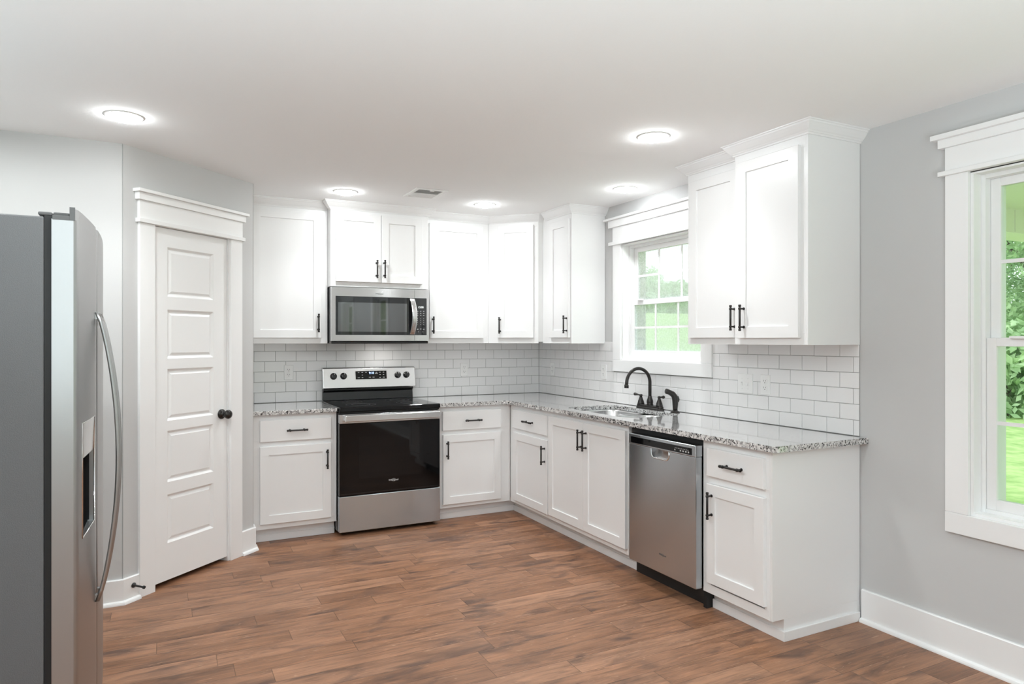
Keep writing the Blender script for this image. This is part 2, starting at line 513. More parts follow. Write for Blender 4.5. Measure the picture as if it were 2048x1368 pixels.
class MB:
    """collects closed shapes; f maps local (u, d, z) to world"""

    def __init__(self, f=ident):
        self.f = f
        self.v = []
        self.fc = []
        self.sm = []

    def add(self, verts, faces, smooth=False):
        n = len(self.v)
        self.v += [Vector(self.f(Vector(p))) for p in verts]
        self.fc += [tuple(i + n for i in fa) for fa in faces]
        self.sm += [smooth] * len(faces)
        return self

    def box(self, x0, x1, y0, y1, z0, z1):
        x0, x1 = min(x0, x1), max(x0, x1)
        y0, y1 = min(y0, y1), max(y0, y1)
        z0, z1 = min(z0, z1), max(z0, z1)
        v = [(x0, y0, z0), (x1, y0, z0), (x1, y1, z0), (x0, y1, z0), (x0, y0, z1), (x1, y0, z1), (x1, y1, z1), (x0, y1, z1)]
        return self.add(v, [(0, 3, 2, 1), (4, 5, 6, 7), (0, 1, 5, 4), (1, 2, 6, 5), (2, 3, 7, 6), (3, 0, 4, 7)])

    def prism(self, poly, z0, z1, to=lambda a, b, h: (a, b, h), holes=(), smooth=False):
        """poly in (a, b), extruded along h"""
        loops = [list(poly)] + [list(h) for h in holes]
        pts = [p for l in loops for p in l]
        tris = tessellate_polygon([[Vector((p[0], p[1], 0)) for p in l] for l in loops]) if (holes or len(poly) > 4) else None
        n = len(pts)
        verts = [to(p[0], p[1], z0) for p in pts] + [to(p[0], p[1], z1) for p in pts]
        faces = []
        if not holes:
            faces += [tuple(range(n - 1, -1, -1)), tuple(range(n, 2 * n))]
        else:
            for t in tris:
                faces.append(tuple(t))
                faces.append(tuple(i + n for i in reversed(t)))
        self.add(verts, faces)
        off = len(self.v) - 2 * n
        k = 0
        for l in loops:
            m = len(l)
            for i in range(m):
                a, b = k + i, k + (i + 1) % m
                self.fc.append((off + a, off + b, off + b + n, off + a + n))
                self.sm.append(smooth)
            k += m
        return self

    def tube(self, path, r, n=12, caps=True, squash=None):
        path = [Vector(p) for p in path]
        rs = r if isinstance(r, (list, tuple)) else [r] * len(path)
        t0 = (path[1] - path[0]).normalized()
        ref = Vector((0, 0, 1)) if abs(t0.z) < 0.9 else Vector((1, 0, 0))
        a = t0.cross(ref).normalized()
        rings = []
        for i, p in enumerate(path):
            if i == 0:
                t = t0
            elif i == len(path) - 1:
                t = (path[i] - path[i - 1]).normalized()
            else:
                t = ((path[i] - path[i - 1]).normalized() + (path[i + 1] - path[i]).normalized()).normalized()
            a = (a - t * a.dot(t)).normalized()
            b = t.cross(a)
            rings.append([p + (a * math.cos(2 * PI * k / n) + b * math.sin(2 * PI * k / n)) * rs[i] for k in range(n)])
        verts = [q for rg in rings for q in rg]
        faces = []
        for i in range(len(rings) - 1):
            for k in range(n):
                faces.append((i * n + k, i * n + (k + 1) % n, (i + 1) * n + (k + 1) % n, (i + 1) * n + k))
        self.add(verts, faces, True)
        if caps:
            o = len(self.v) - len(verts)
            self.fc.append(tuple(o + k for k in range(n - 1, -1, -1)))
            self.fc.append(tuple(o + (len(rings) - 1) * n + k for k in range(n)))
            self.sm += [False, False]
        return self

    def lathe(self, prof, o, axis, n=24, caps=True):
        """prof: (radius, height) along axis from o"""
        o = Vector(o)
        ax = Vector(axis).normalized()
        ref = Vector((0, 0, 1)) if abs(ax.z) < 0.9 else Vector((1, 0, 0))
        a = ax.cross(ref).normalized()
        b = ax.cross(a)
        verts = []
        for (r, h) in prof:
            r = max(r, 1e-5)
            verts += [o + ax * h + (a * math.cos(2 * PI * k / n) + b * math.sin(2 * PI * k / n)) * r for k in range(n)]
        faces = []
        m = len(prof)
        for i in range(m - 1):
            for k in range(n):
                faces.append((i * n + k, i * n + (k + 1) % n, (i + 1) * n + (k + 1) % n, (i + 1) * n + k))
        self.add(verts, faces, True)
        if not caps:
            return self
        off = len(self.v) - len(verts)
        self.fc.append(tuple(off + k for k in range(n - 1, -1, -1)))
        self.fc.append(tuple(off + (m - 1) * n + k for k in range(n)))
        self.sm += [False, False]
        return self

    def rings(self, loops, cap0=True, cap1=True, smooth=False):
        """bridge equal-length loops one after another"""
        n = len(loops[0])
        verts = [p for l in loops for p in l]
        faces = []
        for i in range(len(loops) - 1):
            for k in range(n):
                faces.append((i * n + k, i * n + (k + 1) % n, (i + 1) * n + (k + 1) % n, (i + 1) * n + k))
        self.add(verts, faces, smooth)
        off = len(self.v) - len(verts)
        if cap0:
            self.fc.append(tuple(off + k for k in range(n - 1, -1, -1)))
            self.sm.append(False)
        if cap1:
            self.fc.append(tuple(off + (len(loops) - 1) * n + k for k in range(n)))
            self.sm.append(False)
        return self

    def build(self, name, mat, parent=None, bevel=0.0, seg=2, origin=None, recalc=True):
        base = world_loc(parent) if parent else Vector((0, 0, 0))
        if origin is not None:
            org = Vector(origin)
        else:
            org = base.copy()
        me = bpy.data.meshes.new(name)
        me.from_pydata([v - org for v in self.v], [], self.fc)
        if recalc:
            bm = bmesh.new()
            bm.from_mesh(me)
            bmesh.ops.recalc_face_normals(bm, faces=bm.faces[:])
            bm.to_mesh(me)
            bm.free()
        for p, s in zip(me.polygons, self.sm):
            p.use_smooth = s
        uv = me.uv_layers.new(name='UVMap')
        for p in me.polygons:
            nx, ny, nz_ = abs(p.normal.x), abs(p.normal.y), abs(p.normal.z)
            for li in p.loop_indices:
                c = me.vertices[me.loops[li].vertex_index].co
                uv.data[li].uv = (c.x, c.y) if nz_ > max(nx, ny) else ((c.x, c.z) if ny >= nx else (c.y, c.z))
        me.materials.append(mat)
        o = bpy.data.objects.new(name, me)
        COL.objects.link(o)
        if parent:
            o.parent = parent
        o.location = org - base
        if bevel:
            bv = o.modifiers.new('bevel', 'BEVEL')
            bv.width = bevel
            bv.segments = seg
            bv.limit_method = 'ANGLE'
            bv.angle_limit = math.radians(35)
        return o


def world_loc(o):
    v = Vector((0, 0, 0))
    while o is not None:
        v += o.location
        o = o.parent
    return v


def tag(o, label, cat, group=None, kind=None):
    o['label'] = label
    o['category'] = cat
    if group:
        o['group'] = group
    if kind:
        o['kind'] = kind
    return o


def thing(name, loc, label, cat, group=None, kind=None):
    o = bpy.data.objects.new(name, None)
    o.empty_display_size = 0.1
    o.location = loc
    COL.objects.link(o)
    return tag(o, label, cat, group, kind)


def struct(name, mb, mat, label, cat, bevel=0.0):
    o = mb.build(name, mat, None, bevel)
    return tag(o, label, cat, None, 'structure')


# local frames: u runs left to right as one faces it, d comes out of the wall
def BACK(p):
    return (p[0], -p[1], p[2])


def RIGHT(p):
    return (-p[1], -p[0], p[2])


S2 = math.sqrt(0.5)


def DIAG(p):
    return (-0.661 + p[0] * S2 - p[1] * S2, -0.31 - p[0] * S2 - p[1] * S2, p[2])


PU = Vector((0.724, 0.666)).normalized()
PN = Vector((0.666, -0.724)).normalized()


def PANTRY(p):
    return (-3.301 + p[0] * PU[0] + p[1] * PN[0], -1.387 + p[0] * PU[1] + p[1] * PN[1], p[2])


def lettering(name, text, size, f, u, d, z, mat, parent, depth=0.0006, align='CENTER', shear=0.0):
    """flat lettering standing on the face at depth d, centred at (u, z)"""
    c = bpy.data.curves.new(name, 'FONT')
    c.body = text
    c.size = size
    c.align_x = align
    c.align_y = 'CENTER'
    c.extrude = depth / 2
    c.shear = shear
    tmp = bpy.data.objects.new(name, c)
    COL.objects.link(tmp)
    dg = bpy.context.evaluated_depsgraph_get()
    me = bpy.data.meshes.new_from_object(tmp.evaluated_get(dg))
    bpy.data.objects.remove(tmp)
    mb = MB(f)
    mb.add([(u + v.co.x, d + depth / 2 + v.co.z, z + v.co.y) for v in me.vertices], [tuple(p.vertices) for p in me.polygons])
    return mb.build(name, mat, parent)


def ring_mark(mb, u, z, a, b, d, w=0.0012, t0=0.0, t1=2 * PI, n=28, h=0.0006):
    """an elliptical band lying on a face"""
    pts_o, pts_i = [], []
    for k in range(n + 1):
        t = t0 + (t1 - t0) * k / n
        pts_o.append((u + (a + w) * math.cos(t), z + (b + w) * math.sin(t)))
        pts_i.append((u + a * math.cos(t), z + b * math.sin(t)))
    L_ = [[(o_[0], d, o_[1]), (o_[0], d + h, o_[1]), (i_[0], d + h, i_[1]), (i_[0], d, i_[1])] for o_, i_ in zip(pts_o, pts_i)]
    mb.rings(L_, True, True)


def logo(f, u, d, z, w, mat, parent):
    """the maker's word with the ring swung round its middle"""
    o = lettering('logo_lettering', 'Whirlpool', w * 0.235, f, u, d, z, mat, parent, shear=0.12)
    mb = MB(f)
    ring_mark(mb, u + w * 0.04, z + w * 0.005, w * 0.2, w * 0.115, d, w=w * 0.014, t0=0.5, t1=5.6, n=22)
    mb.build('logo_ring', mat, parent)
    return o


def rrect(x0, x1, y0, y1, r, n=6):
    pts = []
    for cx, cy, a0 in ((x1 - r, y1 - r, 0), (x0 + r, y1 - r, PI / 2), (x0 + r, y0 + r, PI), (x1 - r, y0 + r, 1.5 * PI)):
        for k in range(n + 1):
            a = a0 + PI / 2 * k / n
            pts.append((cx + r * math.cos(a), cy + r * math.sin(a)))
    return pts


# ------------------------------------------------------------------ room shell
RX0, RY0 = -4.25, -9.5      # far left and rear of the open room
mb = MB().box(RX0 - 0.2, 0.12, RY0 - 0.2, 0.12, -0.1, 0)
struct('floor', mb, M['floor'], 'reddish brown hand-scraped wood plank floor', 'floor')
mb = MB().box(RX0 - 0.2, 0.12, RY0 - 0.2, 0.12, H, H + 0.1)
struct('ceiling', mb, M['ceil'], 'plain white ceiling with recessed lights and an air vent', 'ceiling')
mb = MB().box(RX0 - 0.12, 0.12, 0, 0.12, 0, H)
struct('wall_back', mb, M['wall'], 'pale grey back wall behind the stove and upper cabinets', 'wall')

# right wall with two window openings (kitchen, dining)
KW = (-2.167, -1.291, 1.247, 2.126)
DW_ = (-4.715, -3.815, 0.640, 2.118)


def wall_with_openings(mb, y0, y1, x0, x1, opens):
    cuts = sorted(opens)
    y = y0
    for (a, b, c, d) in cuts:
        mb.box(x0, x1, y, a, 0, H)
        mb.box(x0, x1, a, b, 0, c)
        mb.box(x0, x1, a, b, d, H)
        y = b
    mb.box(x0, x1, y, y1, 0, H)


mb = MB()
W3 = (-6.55, -5.75, 0.640, 2.118)
W4 = (-8.75, -7.95, 0.640, 2.118)
wall_with_openings(mb, RY0, 0.0, 0.0, 0.12, [W4, W3, DW_, KW])
struct('wall_right', mb, M['wall'], 'light grey right wall with a small sink window and a tall window', 'wall')
mb = MB()
wall_with_openings(mb, RY0 - 0.2, 0.3, 0.125, 0.215, [(w[0] - 0.02, w[1] + 0.02, w[2] - 0.02, w[3] + 0.02) for w in (W4, W3, DW_)] + [(KW[0] + 0.01, KW[1] - 0.012, KW[2] - 0.02, KW[3])])
struct('wall_outer', mb, M['brick'], 'pale brick outer face of the wall seen through the sink window', 'wall')
mb = MB().box(RX0 - 0.12, RX0, RY0, -0.001, 0, H)
struct('wall_left', mb, M['wall'], 'grey side wall behind the refrigerator', 'wall')
mb = MB().box(RX0, -3.303, -1.387, -1.287, 0, H)
struct('wall_pantry_side', mb, M['wall'], 'pale grey pantry wall to the right of the refrigerator', 'wall')
mb = MB(PANTRY)
for a, b, c, d in ((0.003, 0.19, 0, H), (0.77, 0.978, 0, H), (0.19, 0.77, 2.05, H)):
    mb.box(a, b, -0.1, 0, c, d)
struct('wall_pantry', mb, M['wall'], 'pale angled pantry wall around the white panel door', 'wall')
mb = MB().box(-2.677, -2.577, -0.719, -0.002, 0, H)
struct('wall_pantry_end', mb, M['wall'], 'narrow pale pantry wall end beside the first cabinet', 'wall')
# rear wall with two tall windows that daylight the room
RW = [(-3.75, -2.65), (-1.75, -0.65)]
mb = MB()
x = RX0
for a, b in RW:
    mb.box(x, a, RY0 - 0.12, RY0, 0, H)
    mb.box(a, b, RY0 - 0.12, RY0, 0, 0.45)
    mb.box(a, b, RY0 - 0.12, RY0, 2.15, H)
    x = b
mb.box(x, 0, RY0 - 0.12, RY0, 0, H)
struct('wall_rear', mb, M['wall'], 'grey rear wall of the open room with two tall windows', 'wall')


# ------------------------------------------------------------------ windows
def casing_head(f, u0, u1, z, parent, over, heights, base_d=0.0):
    """craftsman head: fillet, frieze board, sub-cap, cap (bottom to top)"""
    zz = z
    for nm, h, o, pr in (('head_fillet', heights[0], over[0], 0.032), ('head_frieze', heights[1], 0.0, 0.02),
                         ('head_moulding', heights[2], over[1], 0.034), ('head_cap', heights[3], over[2], 0.052)):
        MB(f).box(u0 - o, u1 + o, base_d + 0.0005, base_d + pr, zz, zz + h).build(nm, M['trim'], parent, bevel=0.0015)
        zz += h


def double_hung(root, f, u0, u1, z0, z1, zm, cols, glass, fw=0.055, outer=False):
    """frame and two sashes set 6-10 cm back in the wall (d negative = outwards)"""
    m = MB(f)      # frame and stops
    for a, b, c, d in ((u0, u0 + 0.03, z0, z1), (u1 - 0.03, u1, z0, z1), (u0 + 0.03, u1 - 0.03, z1 - 0.03, z1), (u0 + 0.03, u1 - 0.03, z0, z0 + 0.03)):
        m.box(a, b, -0.124, -0.055, c, d)
    m.build('window_frame', M['vinyl'], root, bevel=0.002)
    if outer:
        m = MB(f)
        m.box(u0 - 0.012, u0 + 0.010, -0.25, -0.1245, z0, z1)
        m.box(u1 - 0.010, u1 + 0.012, -0.25, -0.1245, z0, z1)
        m.box(u0 - 0.012, u1 + 0.012, -0.25, -0.1245, z1, z1 + 0.015)
        m.build('outer_casing', M['vinyl'], root)
    m = MB(f)      # jamb boards lining the reveal
    for a, b, c, d in ((u0, u0 + 0.012, z0, z1), (u1 - 0.012, u1, z0, z1), (u0 + 0.012, u1 - 0.012, z1 - 0.012, z1), (u0 + 0.012, u1 - 0.012, z0, z0 + 0.014)):
        m.box(a, b, -0.054, 0.0, c, d)
    m.build('window_jamb', M['trim'], root)
    for nm, za, zb, da, db in (('upper_sash', zm - 0.012, z1 - 0.03, -0.118, -0.092), ('lower_sash', z0 + 0.03, zm + 0.022, -0.088, -0.060)):
        s = MB(f)
        a0, a1 = u0 + 0.031, u1 - 0.031
        s.box(a0, a0 + fw * 0.72, da, db, za, zb)
        s.box(a1 - fw * 0.72, a1, da, db, za, zb)
        s.box(a0 + fw * 0.72, a1 - fw * 0.72, da, db, za, za + (0.036 if nm == 'upper_sash' else 0.045))
        s.box(a0 + fw * 0.72, a1 - fw * 0.72, da, db, zb - 0.036, zb)
        so = s.build(nm, M['vinyl'], root, bevel=0.002)
        ga, gb = a0 + fw * 0.72, a1 - fw * 0.72
        gz0, gz1 = za + (0.036 if nm == 'upper_sash' else 0.045), zb - 0.036
        dm = (da + db) / 2
        MB(f).box(ga, gb, dm - 0.002, dm + 0.002, gz0, gz1).build('pane', glass[0] if nm == 'upper_sash' else glass[1], so)
        g = MB(f)
        for k in range(1, cols):
            uu = ga + (gb - ga) * k / cols
            g.box(uu - 0.008, uu + 0.008, dm + 0.003, dm + 0.008, gz0, gz1)
        zz = (gz0 + gz1) / 2
        g.box(ga, gb, dm + 0.003, dm + 0.0085, zz - 0.008, zz + 0.008)
        g.build('muntin_grid', M['vinyl'], so)
    MB(f).box((u0 + u1) / 2 - 0.36 * (u1 - u0), (u0 + u1) / 2 - 0.36 * (u1 - u0) + 0.06, -0.062, -0.045, zm + 0.018, zm + 0.03).build('sash_lock', M['vinyl'], root, bevel=0.003)


def window(name, u0, u1, z0, z1, zm, cols, glass, label, over, heights, apron, cw=0.098):
    root = thing(name, (0, -(u0 + u1) / 2, z0), label, 'window', None, 'structure')
    double_hung(root, RIGHT, u0, u1, z0, z1, zm, cols, glass, outer=(name != 'window_1'))
    for a, b in ((u0 - cw, u0), (u1, u1 + cw)):
        m = MB(RIGHT).box(a, b, 0.0005, 0.019, z0 + 0.001, z1 - 0.0)
        m.build('side_casing', M['trim'], root, bevel=0.0015)
    MB(RIGHT).box(u0 - cw, u1 + cw, 0.0005, 0.021, apron, z0).build('apron', M['trim'], root, bevel=0.002)
    casing_head(RIGHT, u0 - cw, u1 + cw, z1, root, over, heights)
    return root


window('window_1', 1.291, 2.167, 1.247, 2.128, 1.675, 3, (M['hazyglass'], M['hazyglass2']), 'small white double-hung window above the kitchen sink', (0.040, 0.040, 0.080), (0.026, 0.110, 0.056, 0.016), 1.160)
window('window_2', 3.815, 4.715, 0.640, 2.122, 1.383, 2, (M['glass'], M['glass']), 'tall white window on the right wall looking out on the lawn', (0.026, 0.024, 0.047), (0.020, 0.102, 0.038, 0.022), 0.552)

for nm, w in (('window_3', W3), ('window_4', W4)):
    window(nm, -w[1], -w[0], w[2], 2.122, 1.383, 2, (M['glass'], M['glass']), 'tall white window further along the right wall', (0.026, 0.024, 0.047), (0.020, 0.102, 0.038, 0.022), 0.552)


# ------------------------------------------------------------------ pantry door
def panel_slab(f, u0, u1, z0, z1, d0, d1, panels):
    """door slab whose front carries raised panels"""
    m = MB(f)
    pu0, pu1 = panels[0][0], panels[0][1]
    m.box(u0, pu0, d0, d1, z0, z1)
    m.box(pu1, u1, d0, d1, z0, z1)
    zs = sorted((p[2], p[3]) for p in panels)
    z = z0
    for a, b in zs:
        m.box(pu0, pu1, d0, d1, z, a)
        z = b
    m.box(pu0, pu1, d0, d1, z, z1)
    for (a, b, c, d) in panels:
        def rect(ins, dep):
            return [(a + ins, dep, c + ins), (b - ins, dep, c + ins), (b - ins, dep, d - ins), (a + ins, dep, d - ins)]
        m.rings([rect(0, d0), rect(0, d1 - 0.001), rect(0.004, d1 - 0.004), rect(0.013, d1 - 0.0115), rect(0.019, d1 - 0.0115), rect(0.032, d1 - 0.0045)], True, True)
    return m


door = thing('door_1', (-2.95, -1.06, 0), 'white five-panel pantry door in the angled wall', 'door', None, 'structure')
pz = [(0.238, 0.515), (0.586, 0.879), (0.936, 1.232), (1.292, 1.571), (1.645, 1.927)]
slab = panel_slab(PANTRY, 0.199, 0.751, 0.028, 2.034, -0.044, -0.006, [(0.294, 0.640, a, b) for a, b in pz]).build('door_slab', M['trim'], door)
m = MB(PANTRY)
m.lathe([(0.031, 0), (0.031, 0.006), (0.024, 0.011), (0.011, 0.014), (0.010, 0.030), (0.017, 0.036), (0.0265, 0.046), (0.0285, 0.056), (0.024, 0.066), (0.012, 0.071), (0.002, 0.072)], (0.705, -0.006, 0.934), (0, 1, 0))
m.build('door_knob', M['faucet'], slab)
for z in (0.252, 1.034, 1.819):
    m = MB(PANTRY).tube([(0.1935, -0.002, z - 0.046), (0.1935, -0.002, z + 0.046)], 0.006, 10)
    m.box(0.1975, 0.2035, -0.006, -0.004, z - 0.044, z + 0.044)
    m.build('hinge', M['nickel'], door)
m = MB(PANTRY)
m.box(0.1905, 0.1965, -0.1, 0.0, 0, 2.05)
m.box(0.754, 0.7695, -0.1, 0.0, 0, 2.05)
m.box(0.1965, 0.754, -0.1, 0.0, 2.037, 2.05)
m.build('door_jamb', M['trim'], door)
MB(PANTRY).box(0.091, 0.1905, 0.0005, 0.019, 0, 2.037).build('side_casing', M['trim'], door, bevel=0.0015)
MB(PANTRY).box(0.762, 0.861, 0.0005, 0.019, 0, 2.037).build('side_casing', M['trim'], door, bevel=0.0015)
casing_head(PANTRY, 0.089, 0.863, 2.037, door, (0.012, 0.014, 0.028), (0.022, 0.100, 0.040, 0.017))


# ------------------------------------------------------------------ baseboards
def sweep(path, prof, pre=None, post=None):
    """profile of (outwards, z) swept along an xy path; outwards is to the right of travel"""
    pts = [Vector(p) for p in path]
    ext = ([Vector(pre)] if pre else []) + pts + ([Vector(post)] if post else [])
    k0 = 1 if pre else 0
    loops = []
    for i, p in enumerate(pts):
        j = i + k0
        dirs = []
        if j > 0:
            dirs.append((ext[j] - ext[j - 1]).normalized())
        if j < len(ext) - 1:
            dirs.append((ext[j + 1] - ext[j]).normalized())
        ns = [Vector((t.y, -t.x)) for t in dirs]
        if len(ns) == 1:
            mv = ns[0]
        else:
            s = (ns[0] + ns[1]).normalized()
            mv = s / max(0.2, s.dot(ns[0]))
        loops.append([(p.x + mv.x * o, p.y + mv.y * o, z) for o, z in prof])
    return MB().rings(loops, True, True)


BASE = [(0.0005, 0.0), (0.015, 0.0), (0.015, 0.148), (0.011, 0.152), (0.0005, 0.152)]
SHOE = [(0.0152, 0.0), (0.033, 0.0), (0.0325, 0.006), (0.029, 0.014), (0.023, 0.0185), (0.0152, 0.020)]


def baseboard(name, path, label, pre=None, post=None, shoe=True, h=0.152):
    prof = [(o, z if z < 0.1 else z + h - 0.152) for o, z in BASE]
    b = sweep(path, prof, pre, post).build(name, M['trim'])
    tag(b, label, 'baseboard', None, 'structure')
    if shoe:
        sweep(path, SHOE, pre, post).build('shoe_moulding', M['trim'], b)
    return b


def pxy(u, d=0.0):
    q = PANTRY((u, d, 0))
    return (q[0], q[1])


baseboard('baseboard_left', [(RX0 + 0.02, -1.387), (-3.301, -1.387), pxy(0.0905)], 'white baseboard wrapping the pantry corner left of the door', h=0.132)
baseboard('baseboard_pantry', [pxy(0.8615), (-2.577, -0.721), (-2.577, -0.637)], 'short white baseboard right of the pantry door', h=0.155)
baseboard('baseboard_right', [(0.0, -3.306), (0.0, RY0)], 'long white baseboard under the tall window', h=0.160)


# ------------------------------------------------------------------ backsplash tiles
PIT, ROWH, Z0 = 0.1556, 0.0794, 0.9155


def tiles(f, u_start, first, regions, rows=6):
    m = MB(f)
    g = 0.0013
    for r in range(rows):
        za, zb = Z0 + r * ROWH, Z0 + (r + 1) * ROWH
        off = first if r % 2 == 0 else first - PIT / 2
        k = math.floor((u_start - off) / PIT) - 1
        while off + k * PIT < 40:
            a, b = off + k * PIT, off + (k + 1) * PIT
            if a > 3.6:
                break
            for (ra, rb, zc, zd) in regions:
                ua, ub = max(a, ra), min(b, rb)
                ea, eb = (g if ua == a else 0.0002), (g if ub == b else 0.0002)
                wa, wb = max(za, zc), min(zb, zd)
                if ub - ua > 0.006 and wb - wa > 0.006:
                    x0, x1, y0, y1 = ua + ea, ub - eb, wa + (g if wa == za else 0), wb - (g if wb == zb else 0)
                    e = 0.0012

                    def rc(i, d):
                        return [(x0 + i, d, y0 + i), (x1 - i, d, y0 + i), (x1 - i, d, y1 - i), (x0 + i, d, y1 - i)]
                    m.rings([rc(0, 0.0052), rc(0, 0.0075), rc(e, 0.0086)])
            k += 1
    return m


bs = MB(BACK).box(-2.5745, -0.0062, 0.0004, 0.005, Z0, 1.3715).build('backsplash', M['grout'])
tag(bs, 'white subway tile backsplash on the back wall behind the stove', 'backsplash', None, 'structure')
tiles(BACK, -2.6, -2.3417, [(-2.574, -0.0095, Z0, 1.3715)]).build('tile_facing', M['tile'], bs)
TOPR = 1.385
bs = MB(RIGHT)
for a, b, c, d in ((0.0004, 1.1925, Z0, TOPR), (1.1925, 2.266, Z0, 1.159), (2.266, 3.2885, Z0, TOPR)):
    bs.box(a, b, 0.0004, 0.005, c, d)
bs = bs.build('backsplash', M['grout'])
tag(bs, 'white subway tile backsplash on the sink wall under the window', 'backsplash', None, 'structure')
tiles(RIGHT, 0, 0.145, [(0.0095, 1.1920, Z0, TOPR), (1.1925, 2.266, Z0, 1.159), (2.2662, 3.2885, Z0, TOPR)]).build('tile_facing', M['tile'], bs)


# ------------------------------------------------------------------ cabinets
def shaker(f, u0, u1, z0, z1, d0, d1, fw=0.058, rec=0.009):
    m = MB(f)

    def rc(i, d):
        return [(u0 + i, d, z0 + i), (u1 - i, d, z0 + i), (u1 - i, d, z1 - i), (u0 + i, d, z1 - i)]
    m.rings([rc(0, d0), rc(0, d1 - 0.0015), rc(0.0015, d1), rc(fw, d1), rc(fw + 0.0008, d1 - rec)], True, True)
    return m


def bar_pull(f, u, z, d, parent, vertical=True, length=0.138):
    """dark bar pull: rod with ringed ends on two posts"""
    def q(s, out):
        return (u, d + out, z + s) if vertical else (u + s, d + out, z)
    m = MB(f)
    h, c = length / 2, 0.048
    o = 0.030
    m.tube([q(-h, o), q(-h + 0.0005, o), q(h - 0.0005, o), q(h, o)], [0.0045, 0.0058, 0.0058, 0.0045], 12)
    for s in (-1, 1):
        m.tube([q(s * (c - 0.005), o), q(s * (c - 0.004), o), q(s * (c + 0.004), o), q(s * (c + 0.005), o)], [0.0058, 0.0082, 0.0082, 0.0058], 12)
        m.tube([q(s * (h - 0.011), o), q(s * (h - 0.010), o), q(s * (h - 0.001), o), q(s * h, o)], [0.0058, 0.0073, 0.0073, 0.006], 12)
        m.tube([q(s * c, 0.0002), q(s * c, o)], 0.0048, 10)
        m.tube([q(s * c, 0.0002), q(s * c, 0.003)], 0.0075, 10)
    return m.build('handle', M['bronze'], parent)


def base_cabinet(f, u0, u1, label, drawer, doors, pulls, dpull=None, ends=(False, False), fu0=None, box_u0=None, toe=None, shoe=None, group='white base cabinets'):
    mid = f(Vector(((u0 + u1) / 2, 0.3, 0)))
    root = thing('base_cabinet', mid, label, 'cabinet', group)
    fu0 = u0 if fu0 is None else fu0
    bu0 = u0 if box_u0 is None else box_u0
    b = MB(f)
    t = 0.016
    b.box(bu0, bu0 + t, 0.004, 0.590, 0.10, 0.883)
    b.box(u1 - t, u1, 0.004, 0.610, 0.10, 0.883)
    if ends[1]:
        b.box(u1 - t, u1, 0.004, 0.535, 0, 0.10)
    b.box(bu0 + t, u1 - t, 0.004, 0.590, 0.10, 0.116)
    b.box(bu0 + t, u1 - t, 0.004, 0.012, 0.116, 0.883)
    # face frame
    e1 = u1 - t - 0.0002
    b.box(fu0, e1, 0.590, 0.610, 0.100, 0.145)
    b.box(fu0, e1, 0.590, 0.610, 0.840, 0.883)
    if drawer:
        b.box(fu0, e1, 0.590, 0.610, 0.664, 0.705)
    lo = min(d[0] for d in doors)
    hi = max(d[1] for d in doors)
    for z0, z1 in (((0.145, 0.664), (0.705, 0.840)) if drawer else ((0.145, 0.840),)):
        b.box(fu0, lo + 0.012, 0.590, 0.610, z0, z1)
        b.box(hi - 0.012, e1, 0.590, 0.610, z0, z1)
    b.build('body', M['cab'], root, bevel=0.0008)
    ta, tb = toe if toe else (fu0, u1 - (t if ends[1] else 0))
    k = MB(f).box(ta, tb, 0.515, 0.535, 0, 0.0995)
    k.build('toe_kick', M['cab'], root)
    s = MB(f)
    su1 = u1 + (0.012 if ends[1] else 0)
    sa, sb = shoe if shoe else (fu0, su1)
    s.box(sa, sb, 0.5352, 0.547, 0, 0.046)
    if ends[1]:
        s.box(u1 + 0.0002, u1 + 0.012, 0.016, 0.5350, 0, 0.046)
    s.build('shoe_moulding', M['cab'], root, bevel=0.002)
    for i, (a, c, z0, z1) in enumerate(doors):
        dr = shaker(f, a, c, z0, z1, 0.6108, 0.630).build('door', M['cab'], root)
        pu, pz_ = pulls[i]
        bar_pull(f, pu, pz_, 0.630, dr)
    if drawer:
        a, c, z0, z1 = drawer
        dm = MB(f)

        def rc(i, d):
            return [(a + i, d, z0 + i), (c - i, d, z0 + i), (c - i, d, z1 - i), (a + i, d, z1 - i)]
        dm.rings([rc(0, 0.6108), rc(0, 0.6265), rc(0.0012, 0.629), rc(0.0035, 0.630)])
        do = dm.build('drawer', M['cab'], root)
        bar_pull(f, dpull[0], dpull[1], 0.630, do, vertical=False, length=0.142)
    return root


base_cabinet(BACK, -2.574, -2.006, 'white base cabinet with one drawer left of the stove', (-2.525, -2.045, 0.700, 0.848), [(-2.525, -2.046, 0.137, 0.667)], [(-2.077, 0.557)], (-2.283, 0.774))
base_cabinet(BACK, -1.235, -0.612, 'white base cabinet with one drawer right of the stove', (-1.200, -0.703, 0.700, 0.848), [(-1.196, -0.703, 0.130, 0.667)], [(-1.166, 0.553)], (-0.951, 0.772), toe=(-1.235, -0.5355), shoe=(-1.235, -0.5475))
base_cabinet(RIGHT, 0.612, 1.248, 'white corner base cabinet between the corner and the sink doors', (0.690, 1.240, 0.700, 0.848), [(0.698, 1.242, 0.130, 0.668)], [(1.208, 0.558)], (0.975, 0.774), fu0=0.612, box_u0=0.004, toe=(0.5355, 1.248), shoe=(0.5355, 1.248))
base_cabinet(RIGHT, 1.2485, 2.198, 'white sink base cabinet with two tall doors and no drawer', None, [(1.258, 1.7195, 0.135, 0.850), (1.7225, 2.186, 0.135, 0.850)], [(1.700, 0.735), (1.760, 0.736)])
base_cabinet(RIGHT, 2.838, 3.290, 'white end base cabinet with one drawer right of the dishwasher', (2.880, 3.254, 0.703, 0.847), [(2.882, 3.256, 0.160, 0.664)], [(2.920, 0.560)], (3.073, 0.774), ends=(False, True))

